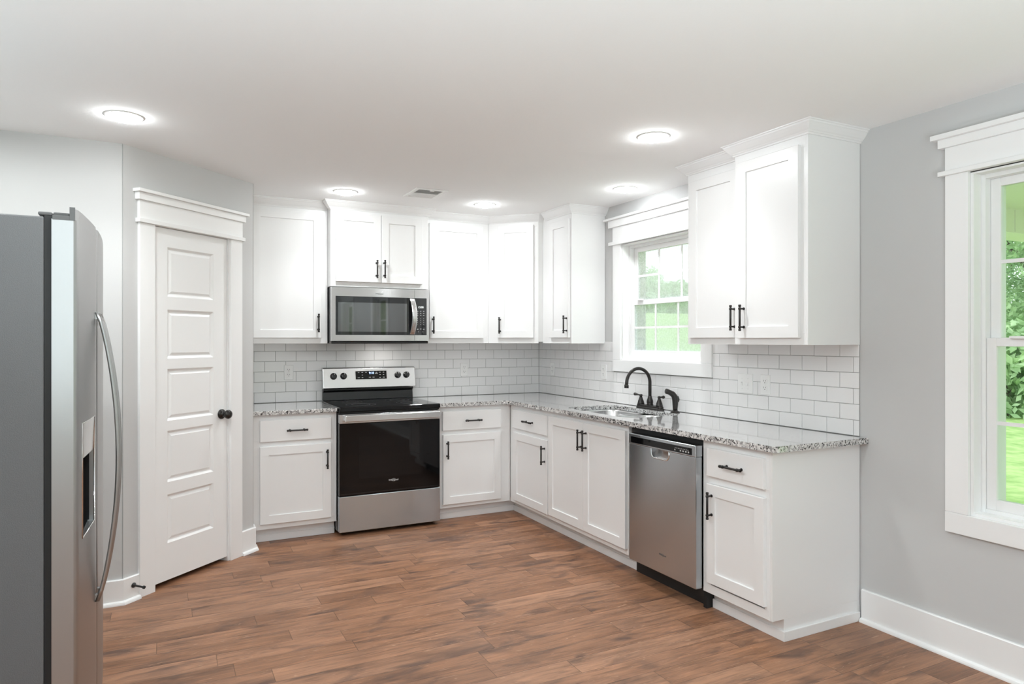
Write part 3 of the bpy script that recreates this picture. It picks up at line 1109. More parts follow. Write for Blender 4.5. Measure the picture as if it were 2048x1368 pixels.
CROWN = [(0.0005, 2.376), (0.007, 2.376), (0.009, 2.384), (0.013, 2.386), (0.016, 2.391), (0.022, 2.396), (0.032, 2.408), (0.041, 2.421), (0.044, 2.423), (0.046, 2.430), (0.052, 2.432), (0.053, H - 0.0005), (0.0005, H - 0.0005)]


def upper_cabinet(f, u0, u1, z0, dep, label, doors, pulls, crown, pre=None, post=None, poly=None, group='white upper cabinets', zface=None):
    mid = f(Vector(((u0 + u1) / 2, dep / 2, z0)))
    root = thing('upper_cabinet', mid, label, 'cabinet', group)
    b = MB(f)
    if poly:
        b = MB().prism(poly, z0 + 0.012, 2.43)
        b.f = f
    else:
        t = 0.012
        b.box(u0, u0 + t, 0.003, dep - 0.019, z0, 2.43)
        b.box(u1 - t, u1, 0.003, dep, z0, 2.43)
        b.box(u0 + t, u1 - t, 0.003, dep - 0.019, z0 + 0.012, 2.43)
    e1 = u1 - (0.0122 if not poly else 0)
    b.box(u0, e1, dep - 0.019 if not poly else dep + 0.0003, dep if not poly else dep + 0.004, z0, z0 + 0.055)
    b.box(u0, e1, dep - 0.019 if not poly else dep + 0.0003, dep if not poly else dep + 0.004, doors[0][3] - 0.015, 2.43)
    lo = min(d[0] for d in doors)
    hi = max(d[1] for d in doors)
    dd0, dd1 = (dep - 0.019, dep) if not poly else (dep + 0.0003, dep + 0.004)
    b.box(u0, lo + 0.012, dd0, dd1, z0 + 0.055, doors[0][3] - 0.015)
    b.box(hi - 0.012, e1, dd0, dd1, z0 + 0.055, doors[0][3] - 0.015)
    b.build('body', M['cab'], root, bevel=0.0008)
    for (a, c, za, zb), (pu, pz_) in zip(doors, pulls):
        dr = shaker(f, a, c, za, zb, dd1 + 0.0008, dd1 + 0.020).build('door', M['cab'], root)
        bar_pull(f, pu, pz_, dd1 + 0.020, dr)
    sweep(crown, CROWN, pre, post).build('crown_moulding', M['cab'], root)
    return root


UB = 1.373
upper_cabinet(BACK, -2.574, -2.007, UB, 0.310, 'tall single-door white upper cabinet left of the microwave', [(-2.545, -2.055, 1.415, 2.350)], [(-2.080, 1.526)], [(-2.575, -0.31), (-2.0075, -0.31)])
upper_cabinet(BACK, -2.005, -1.236, 1.800, 0.410, 'short two-door white cabinet above the microwave', [(-1.968, -1.6255, 1.838, 2.353), (-1.6225, -1.293, 1.838, 2.353)], [(-1.663, 1.938), (-1.603, 1.941)],
              [(-2.005, -0.3635), (-2.005, -0.41), (-1.236, -0.41), (-1.236, -0.3635)])
upper_cabinet(BACK, -1.234, -0.6635, UB, 0.310, 'tall single-door white upper cabinet right of the microwave', [(-1.198, -0.720, 1.415, 2.345)], [(-1.173, 1.520)], [(-1.2335, -0.31), (-0.6852, -0.31)])
upper_cabinet(DIAG, 0.0, 0.437, UB, 0.0, 'angled white upper cabinet filling the room corner', [(0.086, 0.396, 1.418, 2.350)], [(0.110, 1.522)],
              [(-0.6848, -0.31), (-0.661, -0.31), (-0.352, -0.619), (-0.3135, -0.619)], poly=[(-0.6615, -0.0035), (-0.0035, -0.0035), (-0.0035, -0.619), (-0.352, -0.619), (-0.6615, -0.3095)])
upper_cabinet(RIGHT, 0.621, 1.070, UB, 0.312, 'white single-door upper cabinet between the angled corner cabinet and the sink window', [(0.757, 1.049, 1.418, 2.340)], [(1.0285, 1.520)], [(-0.312, -0.6725), (-0.312, -1.07), (-0.0005, -1.07)])
upper_cabinet(RIGHT, 2.383, 2.8215, UB, 0.312, 'white upper cabinet just right of the sink window, shallower of the pair', [(2.414, 2.800, 1.410, 2.330)], [(2.777, 1.518)], [(-0.0005, -2.383), (-0.312, -2.383), (-0.312, -2.8215)])
upper_cabinet(RIGHT, 2.823, 3.290, UB, 0.375, 'deeper white upper cabinet at the end of the sink wall, its plain side showing', [(2.857, 3.249, 1.407, 2.333)], [(2.906, 1.513)], [(-0.3665, -2.823), (-0.375, -2.823), (-0.375, -3.29), (-0.0005, -3.29)])


# ------------------------------------------------------------------ worktops
def arc(cx, cy, r, a0, a1, n=7):
    return [(cx + r * math.cos(a0 + (a1 - a0) * k / n), cy + r * math.sin(a0 + (a1 - a0) * k / n)) for k in range(n + 1)]


CT0, CT1 = 0.8845, 0.914
wt = MB().box(-2.574, -2.006, -0.645, -0.0095, CT0, CT1).build('worktop', M['granite'], bevel=0.004)
tag(wt, 'short speckled granite worktop left of the stove', 'worktop')
ex = -0.645
outline = [(-1.2345, -0.0095), (-0.0095, -0.0095), (-0.0095, -3.2890), (-0.0015, -3.2890), (-0.0015, -3.335)]
outline += arc(ex + 0.03, -3.335 + 0.03, 0.03, 1.5 * PI, PI)
ri = 0.05
outline += arc(ex - ri, ex - ri, ri, 0, PI / 2)
outline += [(-1.2345, ex)]
hole = rrect(-0.545, -0.112, -2.115, -1.335, 0.09, 8)
wt = MB().prism(outline, CT0, CT1, holes=[hole]).build('worktop', M['granite'], bevel=0.003)
tag(wt, 'L-shaped speckled granite worktop with the sink cut into it', 'worktop')

# ------------------------------------------------------------------ sink
sink = thing('kitchen_sink', (-0.33, -1.72, 0.70), 'stainless steel double-bowl sink set under the granite worktop', 'sink')


def bowl(x0, x1, y0, y1, ztop, zbot, r, name):
    m = MB()
    L = []
    for ins, z, rr in ((-0.012, ztop, r + 0.012), (0, ztop, r), (0.004, ztop - 0.01, r), (0.010, zbot + 0.03, r), (0.020, zbot + 0.008, r - 0.01), (0.045, zbot, r - 0.03)):
        L.append([(p[0], p[1], z) for p in rrect(x0 + ins, x1 - ins, y0 + ins, y1 - ins, max(0.02, rr), 8)])
    m.rings(L, False, True, smooth=True)
    o = m.build(name, M['sink_steel'], sink, recalc=False)
    sd = o.modifiers.new('thickness', 'SOLIDIFY')
    sd.thickness = 0.0015
    sd.offset = -1
    cx, cy = (x0 + x1) / 2, (y0 + y1) / 2
    MB().lathe([(0.042, 0), (0.042, 0.002), (0.034, 0.003), (0.030, 0.001), (0.002, 0.0008)], (cx, cy, zbot + 0.0005), (0, 0, 1)).build('drain', M['chrome'], o)
    return o


bowl(-0.540, -0.118, -1.735, -1.345, 0.883, 0.700, 0.085, 'bowl')
bowl(-0.540, -0.118, -2.108, -1.775, 0.883, 0.700, 0.085, 'bowl')

# ------------------------------------------------------------------ faucet and sprayer
fx, fy = -0.062, -1.705
fa = thing('kitchen_faucet', (fx, fy, CT1), 'dark bronze gooseneck faucet with two lever handles behind the sink', 'faucet')
m = MB()
m.rings([[(p[0], p[1], z) for p in rrect(fx - 0.027 + i, fx + 0.027 - i, fy - 0.135 + i, fy + 0.135 - i, 0.02 - i / 2)] for i, z in ((0, CT1 + 0.0003), (0, CT1 + 0.009), (0.004, CT1 + 0.013), (0.004, CT1 + 0.024), (0.009, CT1 + 0.029))])
m.build('base_plate', M['faucet'], fa, bevel=0.001)
m = MB()
zb = CT1 + 0.029
m.lathe([(0.024, 0), (0.024, 0.004), (0.021, 0.007), (0.0235, 0.018), (0.0225, 0.032), (0.016, 0.048), (0.0135, 0.060), (0.0125, 0.064)], (fx, fy, zb), (0, 0, 1))
R = 0.100
zc = 1.100
path = [(fx, fy, zb + 0.05), (fx, fy, zb + 0.11), (fx, fy, zc - 0.02)]
for k in range(0, 25):
    a = PI * k / 24 * 0.985
    path.append((fx - R + R * math.cos(a), fy, zc + R * math.sin(a)))
last = path[-1]
path.append((last[0] - 0.001, fy, last[2] - 0.02))
m.tube(path, 0.0115, 14)
m.tube([(last[0] - 0.001, fy, last[2] - 0.014), (last[0] - 0.0015, fy, last[2] - 0.016), (last[0] - 0.002, fy, last[2] - 0.038)], [0.0125, 0.0155, 0.0155], 16)
m.build('spout', M['faucet'], fa)
for sgn, yy in ((1, fy + 0.102), (-1, fy - 0.102)):
    m = MB()
    m.lathe([(0.025, 0), (0.025, 0.005), (0.0225, 0.010), (0.0215, 0.018), (0.013, 0.040), (0.009, 0.053), (0.0115, 0.056), (0.0125, 0.062), (0.010, 0.068), (0.003, 0.070)], (fx, yy, zb), (0, 0, 1))
    z = zb + 0.062
    m.tube([(fx, yy + sgn * 0.006, z), (fx - 0.004, yy + sgn * 0.022, z + 0.0015), (fx - 0.008, yy + sgn * 0.040, z + 0.003), (fx - 0.010, yy + sgn * 0.058, z + 0.004), (fx - 0.0105, yy + sgn * 0.062, z + 0.004)], [0.006, 0.0055, 0.0085, 0.0115, 0.0095], 12)
    m.build('lever_handle', M['faucet'], fa)

sp = thing('side_sprayer', (-0.062, -1.972, CT1), 'dark bronze side sprayer standing right of the faucet', 'sprayer')
m = MB()
sx_, sy_ = -0.062, -1.972
m.lathe([(0.031, 0.0003), (0.031, 0.004), (0.026, 0.009), (0.017, 0.012), (0.0165, 0.018)], (sx_, sy_, CT1), (0, 0, 1))
m.build('flange', M['faucet'], sp)
m = MB()
m.tube([(sx_, sy_, CT1 + 0.018), (sx_, sy_, CT1 + 0.03), (sx_, sy_ - 0.001, CT1 + 0.06), (sx_ - 0.001, sy_ - 0.001, CT1 + 0.085), (sx_ - 0.006, sy_, CT1 + 0.108), (sx_ - 0.020, sy_ + 0.004, CT1 + 0.125), (sx_ - 0.042, sy_ + 0.012, CT1 + 0.137), (sx_ - 0.058, sy_ + 0.018, CT1 + 0.143), (sx_ - 0.064, sy_ + 0.020, CT1 + 0.144)], [0.0155, 0.0165, 0.019, 0.020, 0.0205, 0.0195, 0.017, 0.0185, 0.0165], 14)
m.build('spray_head', M['faucet'], sp)
MB().tube([(sx_ + 0.012, sy_ - 0.006, CT1 + 0.108), (sx_ + 0.019, sy_ - 0.008, CT1 + 0.088), (sx_ + 0.018, sy_ - 0.007, CT1 + 0.070)], [0.009, 0.0085, 0.006], 10).build('trigger', M['blackmatte'], sp)

# ------------------------------------------------------------------ stove
SX0, SX1 = -2.002, -1.2385
sc_ = (SX0 + SX1) / 2
st = thing('electric_stove', (sc_, -0.35, 0), 'stainless and black glass-top electric stove between the base cabinets', 'stove')
MB(BACK).box(SX0, SX1, 0.02, 0.625, 0.03, 0.878).build('body', M['black'], st)
m = MB(BACK)
for a in (SX0 + 0.03, SX1 - 0.06):
    for d in (0.06, 0.56):
        MB(BACK).lathe([(0.02, 0), (0.02, 0.02), (0.012, 0.03)], (a + 0.015, d, 0), (0, 0, 1), 12).build('levelling_foot', M['blackmatte'], st)
ct = MB(BACK).box(SX0 + 0.0005, SX1 - 0.0005, 0.075, 0.682, 0.884, 0.9185).build('cooktop', M['blackglass'], st, bevel=0.006, seg=3)
m = MB(BACK)
for cu, cd, r in ((-1.80, 0.24, 0.075), (-1.44, 0.24, 0.095), (-1.80, 0.50, 0.110), (-1.44, 0.50, 0.085)):
    for rr in (r, r * 0.62):
        MB(BACK).lathe([(rr - 0.0015, 0), (rr - 0.0015, 0.0004), (rr, 0.0004), (rr, 0), (rr - 0.0015, 0)], (cu, cd, 0.9186), (0, 0, 1), 40, caps=False).build('burner_ring', M['dkgrey'], ct)
MB(BACK).box(SX0 + 0.004, SX1 - 0.004, 0.600, 0.664, 0.872, 0.8835).build('vent_trim', M['black'], st, bevel=0.003)
# oven door
od = MB(BACK).box(SX0 + 0.003, SX1 - 0.003, 0.632, 0.676, 0.2865, 0.803).build('oven_door', M['blackglass'], st, bevel=0.003)
MB(BACK).box(SX0 + 0.003, SX1 - 0.003, 0.632, 0.678, 0.8035, 0.8675).build('door_rail', M['steel'], od, bevel=0.002)
m = MB(BACK)
m.box(SX0 + 0.034, SX1 - 0.020, 0.712, 0.736, 0.8185, 0.866)
m.box(SX0 + 0.036, SX0 + 0.060, 0.6785, 0.7125, 0.822, 0.862)
m.box(SX1 - 0.046, SX1 - 0.022, 0.6785, 0.7125, 0.822, 0.862)
m.build('handle', M['handle_steel'], od, bevel=0.005, seg=3)
MB(BACK).box(SX0 + 0.14, SX1 - 0.14, 0.6765, 0.6768, 0.40, 0.70).build('oven_window', plain('smoked_window_glass', (0.007, 0.007, 0.0075), 0.03, spec=0.35), od)
MB(BACK).box(SX0 + 0.012, SX1 - 0.010, 0.677, 0.6785, 0.295, 0.302).build('door_lower_edge', M['black'], od)
logo(BACK, sc_ + 0.015, 0.677, 0.372, 0.075, M['logo_light'], od)
MB(BACK).box(SX0 + 0.002, SX1 - 0.002, 0.628, 0.680, 0.028, 0.283).build('storage_drawer', M['steel_low'], st, bevel=0.004)
# backguard
bgd = MB(BACK).prism([(0.014, 0.9188), (0.068, 0.9188), (0.060, 0.985), (0.075, 0.998), (0.075, 1.012), (0.014, 1.012)], SX0 + 0.012, SX1 - 0.012, lambda a, b, h: (h, a, b)).build('backguard', M['black'], st, bevel=0.003)
pan = MB(BACK).prism([(0.014, 1.0125), (0.098, 1.0125), (0.100, 1.020), (0.072, 1.172), (0.060, 1.180), (0.014, 1.180)], SX0 + 0.006, SX1 + 0.002, lambda a, b, h: (h, a, b)).build('control_panel', M['handle_steel'], st, bevel=0.004, seg=3)
tn = Vector((1.172 - 1.020, 0.100 - 0.072))        # panel slope
tl_ = tn.length


def PAN(p):
    """on the sloping face: u, out, height along the face from z=1.020"""
    s = p[2]
    d = 0.100 - 0.028 * s / tl_ * 1.0
    z = 1.020 + 0.152 * s / tl_
    return (p[0], -(d + p[1] * 0.152 / tl_), z + p[1] * 0.028 / tl_)


dsp = MB(PAN).box(-1.737, -1.481, 0.0003, 0.002, 0.064, 0.130).build('display', M['blackglass'], pan, bevel=0.0008)
MB(PAN).box(-1.742, -1.476, 0.0001, 0.0012, 0.059, 0.135).build('display_bezel', M['chrome'], pan)
lettering('clock_digits', '9:10', 0.024, PAN, -1.607, 0.0022, 0.113, M['blue'], dsp)
for (a, w, z) in ((-1.712, .012, .118), (-1.682, .012, .118), (-1.652, .012, .118), (-1.566, .012, .118), (-1.537, .014, .118), (-1.507, .012, .118),
                  (-1.682, .010, .098), (-1.566, .022, .110), (-1.537, .010, .098), (-1.507, .010, .098), (-1.712, .018, .077), (-1.682, .012, .077),
                  (-1.622, .016, .079), (-1.592, .016, .079), (-1.537, .012, .076), (-1.507, .014, .077)):
    MB(PAN).box(a - w / 2, a + w / 2, 0.0021, 0.0025, z - 0.0022, z + 0.0022).build('key_mark', M['marks'], dsp)
for a in (-1.912, -1.833, -1.387, -1.313):
    m = MB(PAN)
    m.lathe([(0.027, 0.0003), (0.027, 0.004), (0.0235, 0.007), (0.022, 0.022), (0.019, 0.026), (0.001, 0.027)], (a, 0, 0.093), (0, 1, 0))
    m.box(a - 0.006, a + 0.006, 0.0265, 0.036, 0.093 - 0.021, 0.093 + 0.021)
    kn = m.build('knob', M['black'], pan, bevel=0.0015)
    MB(PAN).box(a - 0.0012, a + 0.0012, 0.0361, 0.0366, 0.093 + 0.008, 0.093 + 0.020).build('pointer_mark', M['logo_light'], kn)
for a in (-1.912, -1.833, -1.387, -1.313):
    for t in range(7):
        an = math.radians(-130 + t * 260 / 6) + PI / 2
        MB(PAN).box(a + 0.036 * math.cos(an) - 0.0012, a + 0.036 * math.cos(an) + 0.0012, 0.0002, 0.0005, 0.093 + 0.036 * math.sin(an) - 0.0012, 0.093 + 0.036 * math.sin(an) + 0.0012).build('dial_mark', M['logo_dark'], pan)

# ------------------------------------------------------------------ microwave
MX0, MX1 = -2.002, -1.239
mw = thing('microwave', ((MX0 + MX1) / 2, -0.2, 1.385), 'stainless over-the-range microwave with black glass door, above the stove', 'microwave')
MB(BACK).box(MX0 + 0.003, MX1 - 0.003, 0.012, 0.392, 1.392, 1.795).build('case', M['dkgrey'], mw)
MB(BACK).box(MX0 + 0.002, MX1 - 0.002, 0.030, 0.415, 1.372, 1.3915).build('underside_grille', M['black'], mw, bevel=0.004)
for a in (-1.53,):
    MB(BACK).box(a - 0.05, a + 0.05, 0.20, 0.26, 1.3715, 1.3719).build('hood_lamp', M['hoodlight'], mw)
fr_ = 0.430


def frame_ring(u0, u1, z0, z1, i0, i1, j0, j1, d0, d1):
    m = MB(BACK)
    outer = [(u0, z0), (u1, z0), (u1, z1), (u0, z1)]
    inner = [(i0, j0), (i1, j0), (i1, j1), (i0, j1)]
    rg = [[(a, d0, b) for a, b in outer], [(a, d1, b) for a, b in outer], [(a, d1, b) for a, b in inner], [(a, d0, b) for a, b in inner]]
    m.rings(rg + [rg[0]], False, False)
    return m


SPL = -1.359
dr = frame_ring(MX0, SPL - 0.001, 1.393, 1.795, MX0 + 0.030, SPL - 0.0012, 1.437, 1.728, 0.394, fr_).build('door', M['steel'], mw, bevel=0.002)
MB(BACK).box(MX0 + 0.0302, SPL - 0.0014, 0.396, fr_ - 0.0015, 1.4372, 1.7278).build('door_glass', M['mwglass'], dr, bevel=0.001)
MB(BACK).box(MX0 + 0.048, SPL - 0.060, fr_ - 0.0014, fr_ - 0.0008, 1.462, 1.682).build('door_screen', M['mwscreen'], dr)
pts = []
m = MB(BACK)
n = 16
loops = []
for k in range(n + 1):
    t = k / n
    z = 1.443 + (1.722 - 1.443) * t
    out = 0.012 + 0.036 * math.sin(PI * t) ** 0.8
    du = 0.009 * math.sin(PI * t)
    uu = SPL - 0.041 + du
    loops.append([(uu, fr_ + out - 0.010, z), (uu + 0.040, fr_ + out - 0.010, z), (uu + 0.040, fr_ + out - 0.002, z), (uu + 0.032, fr_ + out + 0.004, z), (uu + 0.008, fr_ + out + 0.004, z), (uu, fr_ + out - 0.002, z)])
m.rings(loops, True, True)
m.box(SPL - 0.030, SPL - 0.006, fr_ - 0.0005, fr_ + 0.012, 1.446, 1.462)
m.box(SPL - 0.030, SPL - 0.006, fr_ - 0.0005, fr_ + 0.012, 1.703, 1.719)
m.build('handle', M['handle_steel'], dr, bevel=0.0015)
logo(BACK, -1.640, fr_, 1.752, 0.062, M['logo_dark'], dr)
pn = frame_ring(SPL + 0.001, MX1, 1.393, 1.795, SPL + 0.0012, MX1 - 0.020, 1.437, 1.728, 0.394, fr_).build('control_panel', M['steel'], mw, bevel=0.002)
MB(BACK).box(SPL + 0.0014, MX1 - 0.0202, 0.396, fr_ - 0.0015, 1.4372, 1.7278).build('keypad', M['mwglass'], pn, bevel=0.001)
lettering('clock_digits', '12:00', 0.021, BACK, -1.307, fr_ - 0.0014, 1.656, M['lcd'], pn)
for r, z in enumerate((1.626, 1.610, 1.594, 1.568, 1.553, 1.538, 1.523)):
    for u in (-1.333, -1.308, -1.283):
        w = 0.010 if r < 3 else 0.004
        MB(BACK).box(u - w / 2, u + w / 2, fr_ - 0.0014, fr_ - 0.0010, z - 0.0022, z + 0.0022).build('key_mark', M['marks'], pn)
for u, z, w in ((-1.333, 1.484, 0.012), (-1.308, 1.486, 0.012), (-1.283, 1.484, 0.012), (-1.326, 1.464, 0.004), (-1.290, 1.464, 0.004)):
    MB(BACK).box(u - w / 2, u + w / 2, fr_ - 0.0014, fr_ - 0.0010, z - 0.003, z + 0.003).build('key_mark', M['marks'], pn)

# ------------------------------------------------------------------ dishwasher
U0, U1 = 2.264, 2.832
dw = thing('dishwasher', (-0.3, -(U0 + U1) / 2, 0), 'stainless steel dishwasher under the worktop between sink cabinet and end cabinet', 'dishwasher')
MB(RIGHT).box(2.215, 2.822, 0.02, 0.598, 0.112, 0.872).build('tub', M['blackmatte'], dw)
m = MB(RIGHT)
m.box(2.203, 2.834, 0.05, 0.555, 0.0, 0.108)
m.box(2.812, 2.836, 0.555, 0.585, 0.0, 0.06)
m.box(2.806, 2.8375, 0.555, 0.606, 0.06, 0.105)
m.build('toe_panel', M['blackmatte'], dw)
nc, nw, nd = 2.545, 0.076, 0.052
zt = 0.790
note = [(U0, 0.108), (U1, 0.108), (U1, zt), (nc + nw, zt)]
note += [(nc + nw - 0.03 + 0.03 * math.cos(a), zt - nd + 0.03 - 0.03 * math.sin(a)) for a in [PI / 2 * k / 6 for k in range(7)]]
note += [(nc - nw + 0.03 - 0.03 * math.sin(a), zt - nd + 0.03 - 0.03 * math.cos(a)) for a in [PI / 2 * k / 6 for k in range(7)]]
note += [(nc - nw, zt), (U0, zt)]
fp = MB(RIGHT).prism(note, 0.606, 0.655, lambda a, b, h: (a, h, b)).build('door_panel', M['steel_y'], dw, bevel=0.003)
m = MB(RIGHT)
# scoop behind the notch: a curved shell, deep at the top, flush at the bottom
K = 10
lo_ = []
for k in range(K + 1):
    t = k / K
    z = zt - nd + 0.001 + (nd + 0.002) * t
    dep = 0.651 - 0.034 * math.sin(PI / 2 * t)
    lo_.append([(nc - nw + 0.0005, dep, z), (nc + nw - 0.0005, dep, z), (nc + nw - 0.0005, 0.607, z), (nc - nw + 0.0005, 0.607, z)])
m.rings(lo_)
m.build('pocket_handle', M['handle_steel'], fp)
m = MB(RIGHT)
rim = [(nc + nw - 0.03 + 0.03 * math.cos(a), zt - nd + 0.03 - 0.03 * math.sin(a)) for a in [PI / 2 * k / 6 for k in range(7)]] + [(nc - nw + 0.03 - 0.03 * math.sin(a), zt - nd + 0.03 - 0.03 * math.cos(a)) for a in [PI / 2 * k / 6 for k in range(7)]]
m.tube([(a, 0.6555, b) for a, b in [(nc + nw, zt)] + rim + [(nc - nw, zt)]], 0.0035, 8)
m.build('pocket_rim', M['chrome'], fp)
con = MB(RIGHT).box(U0 - 0.001, U1 + 0.001, 0.604, 0.659, zt + 0.0005, 0.851).build('console', M['steel_y'], dw, bevel=0.004, seg=3)
cg = MB(RIGHT).box(U0 + 0.022, U1 - 0.026, 0.6592, 0.6602, 0.7985, 0.834).build('control_strip', M['blackglass'], con)
for k in range(9):
    u = 2.675 + k * 0.0125
    MB(RIGHT).box(u, u + 0.006, 0.6603, 0.6606, 0.819, 0.822).build('key_mark', M['marks'], cg)
for u, w in ((2.672, 0.007), (2.715, 0.010), (2.735, 0.012), (2.757, 0.010), (2.777, 0.010)):
    MB(RIGHT).box(u, u + w, 0.6603, 0.6606, 0.806, 0.814).build('key_mark', M['marks'], cg)
for k in range(6):
    MB(RIGHT).box(2.292 + k * 0.014, 2.301 + k * 0.014, 0.6592, 0.6597, 0.8385, 0.8415).build('vent_slot', M['slot'], con)
logo(RIGHT, 2.565, 0.6552, 0.212, 0.060, M['logo_dark'], fp)

# ------------------------------------------------------------------ refrigerator
FX = -3.325
FY0, FY1, FS = -3.218, -2.308, -2.835
fr = thing('refrigerator', (-3.75, (FY0 + FY1) / 2, 0), 'stainless side-by-side refrigerator with dark grey side, left of the pantry', 'refrigerator')
MB().box(-4.10, -3.405, FY0 + 0.002, FY1 - 0.002, 0.012, 1.747).build('case', M['fridgeside'], fr, bevel=0.004)
MB().box(-3.4045, -3.3865, FY0 + 0.012, FY1 - 0.012, 0.10, 1.752).build('door_gasket', M['blackmatte'], fr)
MB().box(-3.405, -3.36, FY0 + 0.02, FY1 - 0.02, 0.012, 0.095).build('toe_grille', M['blackmatte'], fr)


def front_x(y):
    t = (y - (FY0 + FY1) / 2) / ((FY1 - FY0) / 2)
    return FX + 0.020 * (1 - t * t)


def fridge_door(name, y0, y1, hole=None):
    z0, z1 = 0.105, 1.742
    ys = [y0, y0 + 0.0015, y0 + 0.005] + [y0 + 0.01 + (y1 - y0 - 0.02) * k / 14 for k in range(15)] + [y1 - 0.005, y1 - 0.0015, y1]
    zs = [z0, z1]
    if hole:
        ys += [hole[0], hole[1]]
        ys = sorted(set(ys))
        zs = [z0, hole[2], hole[3], z1]

    def px(y):
        e = min(y - y0, y1 - y)
        rnd = 0.0 if e > 0.01 else -0.008 * (1 - e / 0.01) ** 2
        return front_x(y) + rnd
    m = MB()
    back = -3.386
    V = []
    for z in zs:
        for y in ys:
            V.append((px(y), y, z))
    n = len(ys)
    F_ = []
    for j in range(len(zs) - 1):
        for i in range(n - 1):
            if hole and zs[j] >= hole[2] - 1e-6 and zs[j + 1] <= hole[3] + 1e-6 and ys[i] >= hole[0] - 1e-6 and ys[i + 1] <= hole[1] + 1e-6:
                continue
            F_.append((j * n + i, j * n + i + 1, (j + 1) * n + i + 1, (j + 1) * n + i))
    m.add(V, F_, True)
    # sides, top, bottom, back
    B = [(back, y0, z0), (back, y1, z0), (back, y1, z1), (back, y0, z1)]
    m.add(B, [(0, 1, 2, 3)])
    for yy in (y0, y1):
        m.add([(px(yy), yy, z0), (px(yy), yy, z1), (back, yy, z1), (back, yy, z0)], [(0, 1, 2, 3)])
    for zz in (z0, z1):
        pts = [(px(y), y, zz) for y in ys] + [(back, y1, zz), (back, y0, zz)]
        m.add(pts, [tuple(range(len(pts)))])
    if hole:
        a, b, c, d = hole
        bx = FX - 0.045
        m.add([(px(a), a, c), (px(b), b, c), (px(b), b, d), (px(a), a, d), (bx, a, c), (bx, b, c), (bx, b, d), (bx, a, d)],
              [(0, 1, 5, 4), (1, 2, 6, 5), (2, 3, 7, 6), (3, 0, 4, 7), (4, 5, 6, 7)])
    return m.build(name, M['steel_z'], fr, recalc=True)


def door_lip(par, y0, y1):
    n = 14
    ys = [y0 + (y1 - y0) * k / n for k in range(n + 1)]
    poly = [(front_x(y) - (0.006 if k in (0, n) else 0), y) for k, y in enumerate(ys)] + [(front_x(y) - 0.016, y) for y in reversed(ys)]
    MB().prism(poly, 1.7421, 1.774).build('top_lip', M['steel_z'], par)


HY0, HY1, HZ0, HZ1 = -3.140, -2.905, 0.800, 1.144
fd = fridge_door('freezer_door', FY0, FS - 0.002, (HY0, HY1, HZ0, HZ1))
fd2 = fridge_door('fresh_food_door', FS + 0.002, FY1)
# dispenser
dp = MB()
dp.add([(front_x(HY0) - 0.002, HY0 + 0.001, 1.036), (front_x(HY1) - 0.002, HY1 - 0.001, 1.036), (front_x(HY1) + 0.001, HY1 - 0.001, HZ1 - 0.001), (front_x(HY0) + 0.001, HY0 + 0.001, HZ1 - 0.001),
        (FX - 0.04, HY0 + 0.001, 1.036), (FX - 0.04, HY1 - 0.001, 1.036), (FX - 0.04, HY1 - 0.001, HZ1 - 0.001), (FX - 0.04, HY0 + 0.001, HZ1 - 0.001)],
       [(0, 1, 2, 3), (4, 7, 6, 5), (0, 4, 5, 1), (1, 5, 6, 2), (2, 6, 7, 3), (3, 7, 4, 0)])
dpo = dp.build('dispenser_panel', M['handle_steel'], fd)
m = MB()
bx = FX - 0.0445
m.box(bx, bx + 0.002, HY0 + 0.001, HY1 - 0.001, HZ0 + 0.001, 1.035)
m.box(bx + 0.002, FX + 0.004, HY1 - 0.003, HY1 - 0.001, HZ0 + 0.003, 1.034)
m.box(bx + 0.002, FX + 0.001, HY0 + 0.001, HY0 + 0.003, HZ0 + 0.003, 1.034)
m.box(bx + 0.002, FX + 0.001, HY0 + 0.004, HY1 - 0.004, HZ0 + 0.001, HZ0 + 0.006)
m.box(bx + 0.002, bx + 0.02, HY0 + 0.08, HY1 - 0.08, 0.86, 1.02)
m.build('dispenser_recess', M['black'], fd)
MB().tube([(front_x(HY0) + 0.0, HY0, HZ0), (front_x(HY0) + 0.0, HY0, HZ1), (front_x(HY1), HY1, HZ1), (front_x(HY1), HY1, HZ0), (front_x(HY0), HY0, HZ0)], 0.0025, 8).build('dispenser_rim', M['chrome'], fd)
for nm, par, yc in (('handle', fd, FS - 0.034), ('handle', fd2, FS + 0.034)):
    m = MB()
    loops = []
    n = 28
    for k in range(n + 1):
        t = k / n
        z = 0.520 + (1.488 - 0.520) * t
        out = 0.004 + 0.060 * math.sin(PI * t) ** 0.75
        xx = front_x(yc) + out
        w = 0.0145
        loops.append([(xx, yc - w, z), (xx + 0.006, yc - w + 0.003, z), (xx + 0.009, yc - w + 0.008, z), (xx + 0.009, yc + w - 0.008, z), (xx + 0.006, yc + w - 0.003, z), (xx, yc + w, z), (xx - 0.005, yc + w - 0.003, z), (xx - 0.005, yc - w + 0.003, z)])
    m.rings(loops, True, True, smooth=True)
    for z in (0.530, 1.478):
        m.box(front_x(yc) - 0.001, front_x(yc) + 0.012, yc - 0.010, yc + 0.010, z - 0.012, z + 0.012)
    m.build(nm, M['steel_z'], par)
door_lip(fd, FY0 + 0.0005, FS - 0.003)
door_lip(fd2, FS + 0.003, FY1 - 0.0005)
m = MB()
m.box(-3.384, -3.3425, FY0 - 0.0012, FY0 + 0.03, 1.7395, 1.7525)
m.box(-3.3424, -3.3285, FY0 - 0.0012, FY0 - 0.0002, 1.7395, 1.778)
m.build('top_end_cap', M['hingegrey'], fd, bevel=0.001)
m = MB()
m.box(-3.42, -3.386, FY0 + 0.012, FY0 + 0.085, 1.7525, 1.762)
m.box(-3.386, -3.345, FY0 + 0.034, FY0 + 0.085, 1.7525, 1.766)
m.build('hinge_cover', M['hingegrey'], fr, bevel=0.003)
m = MB()
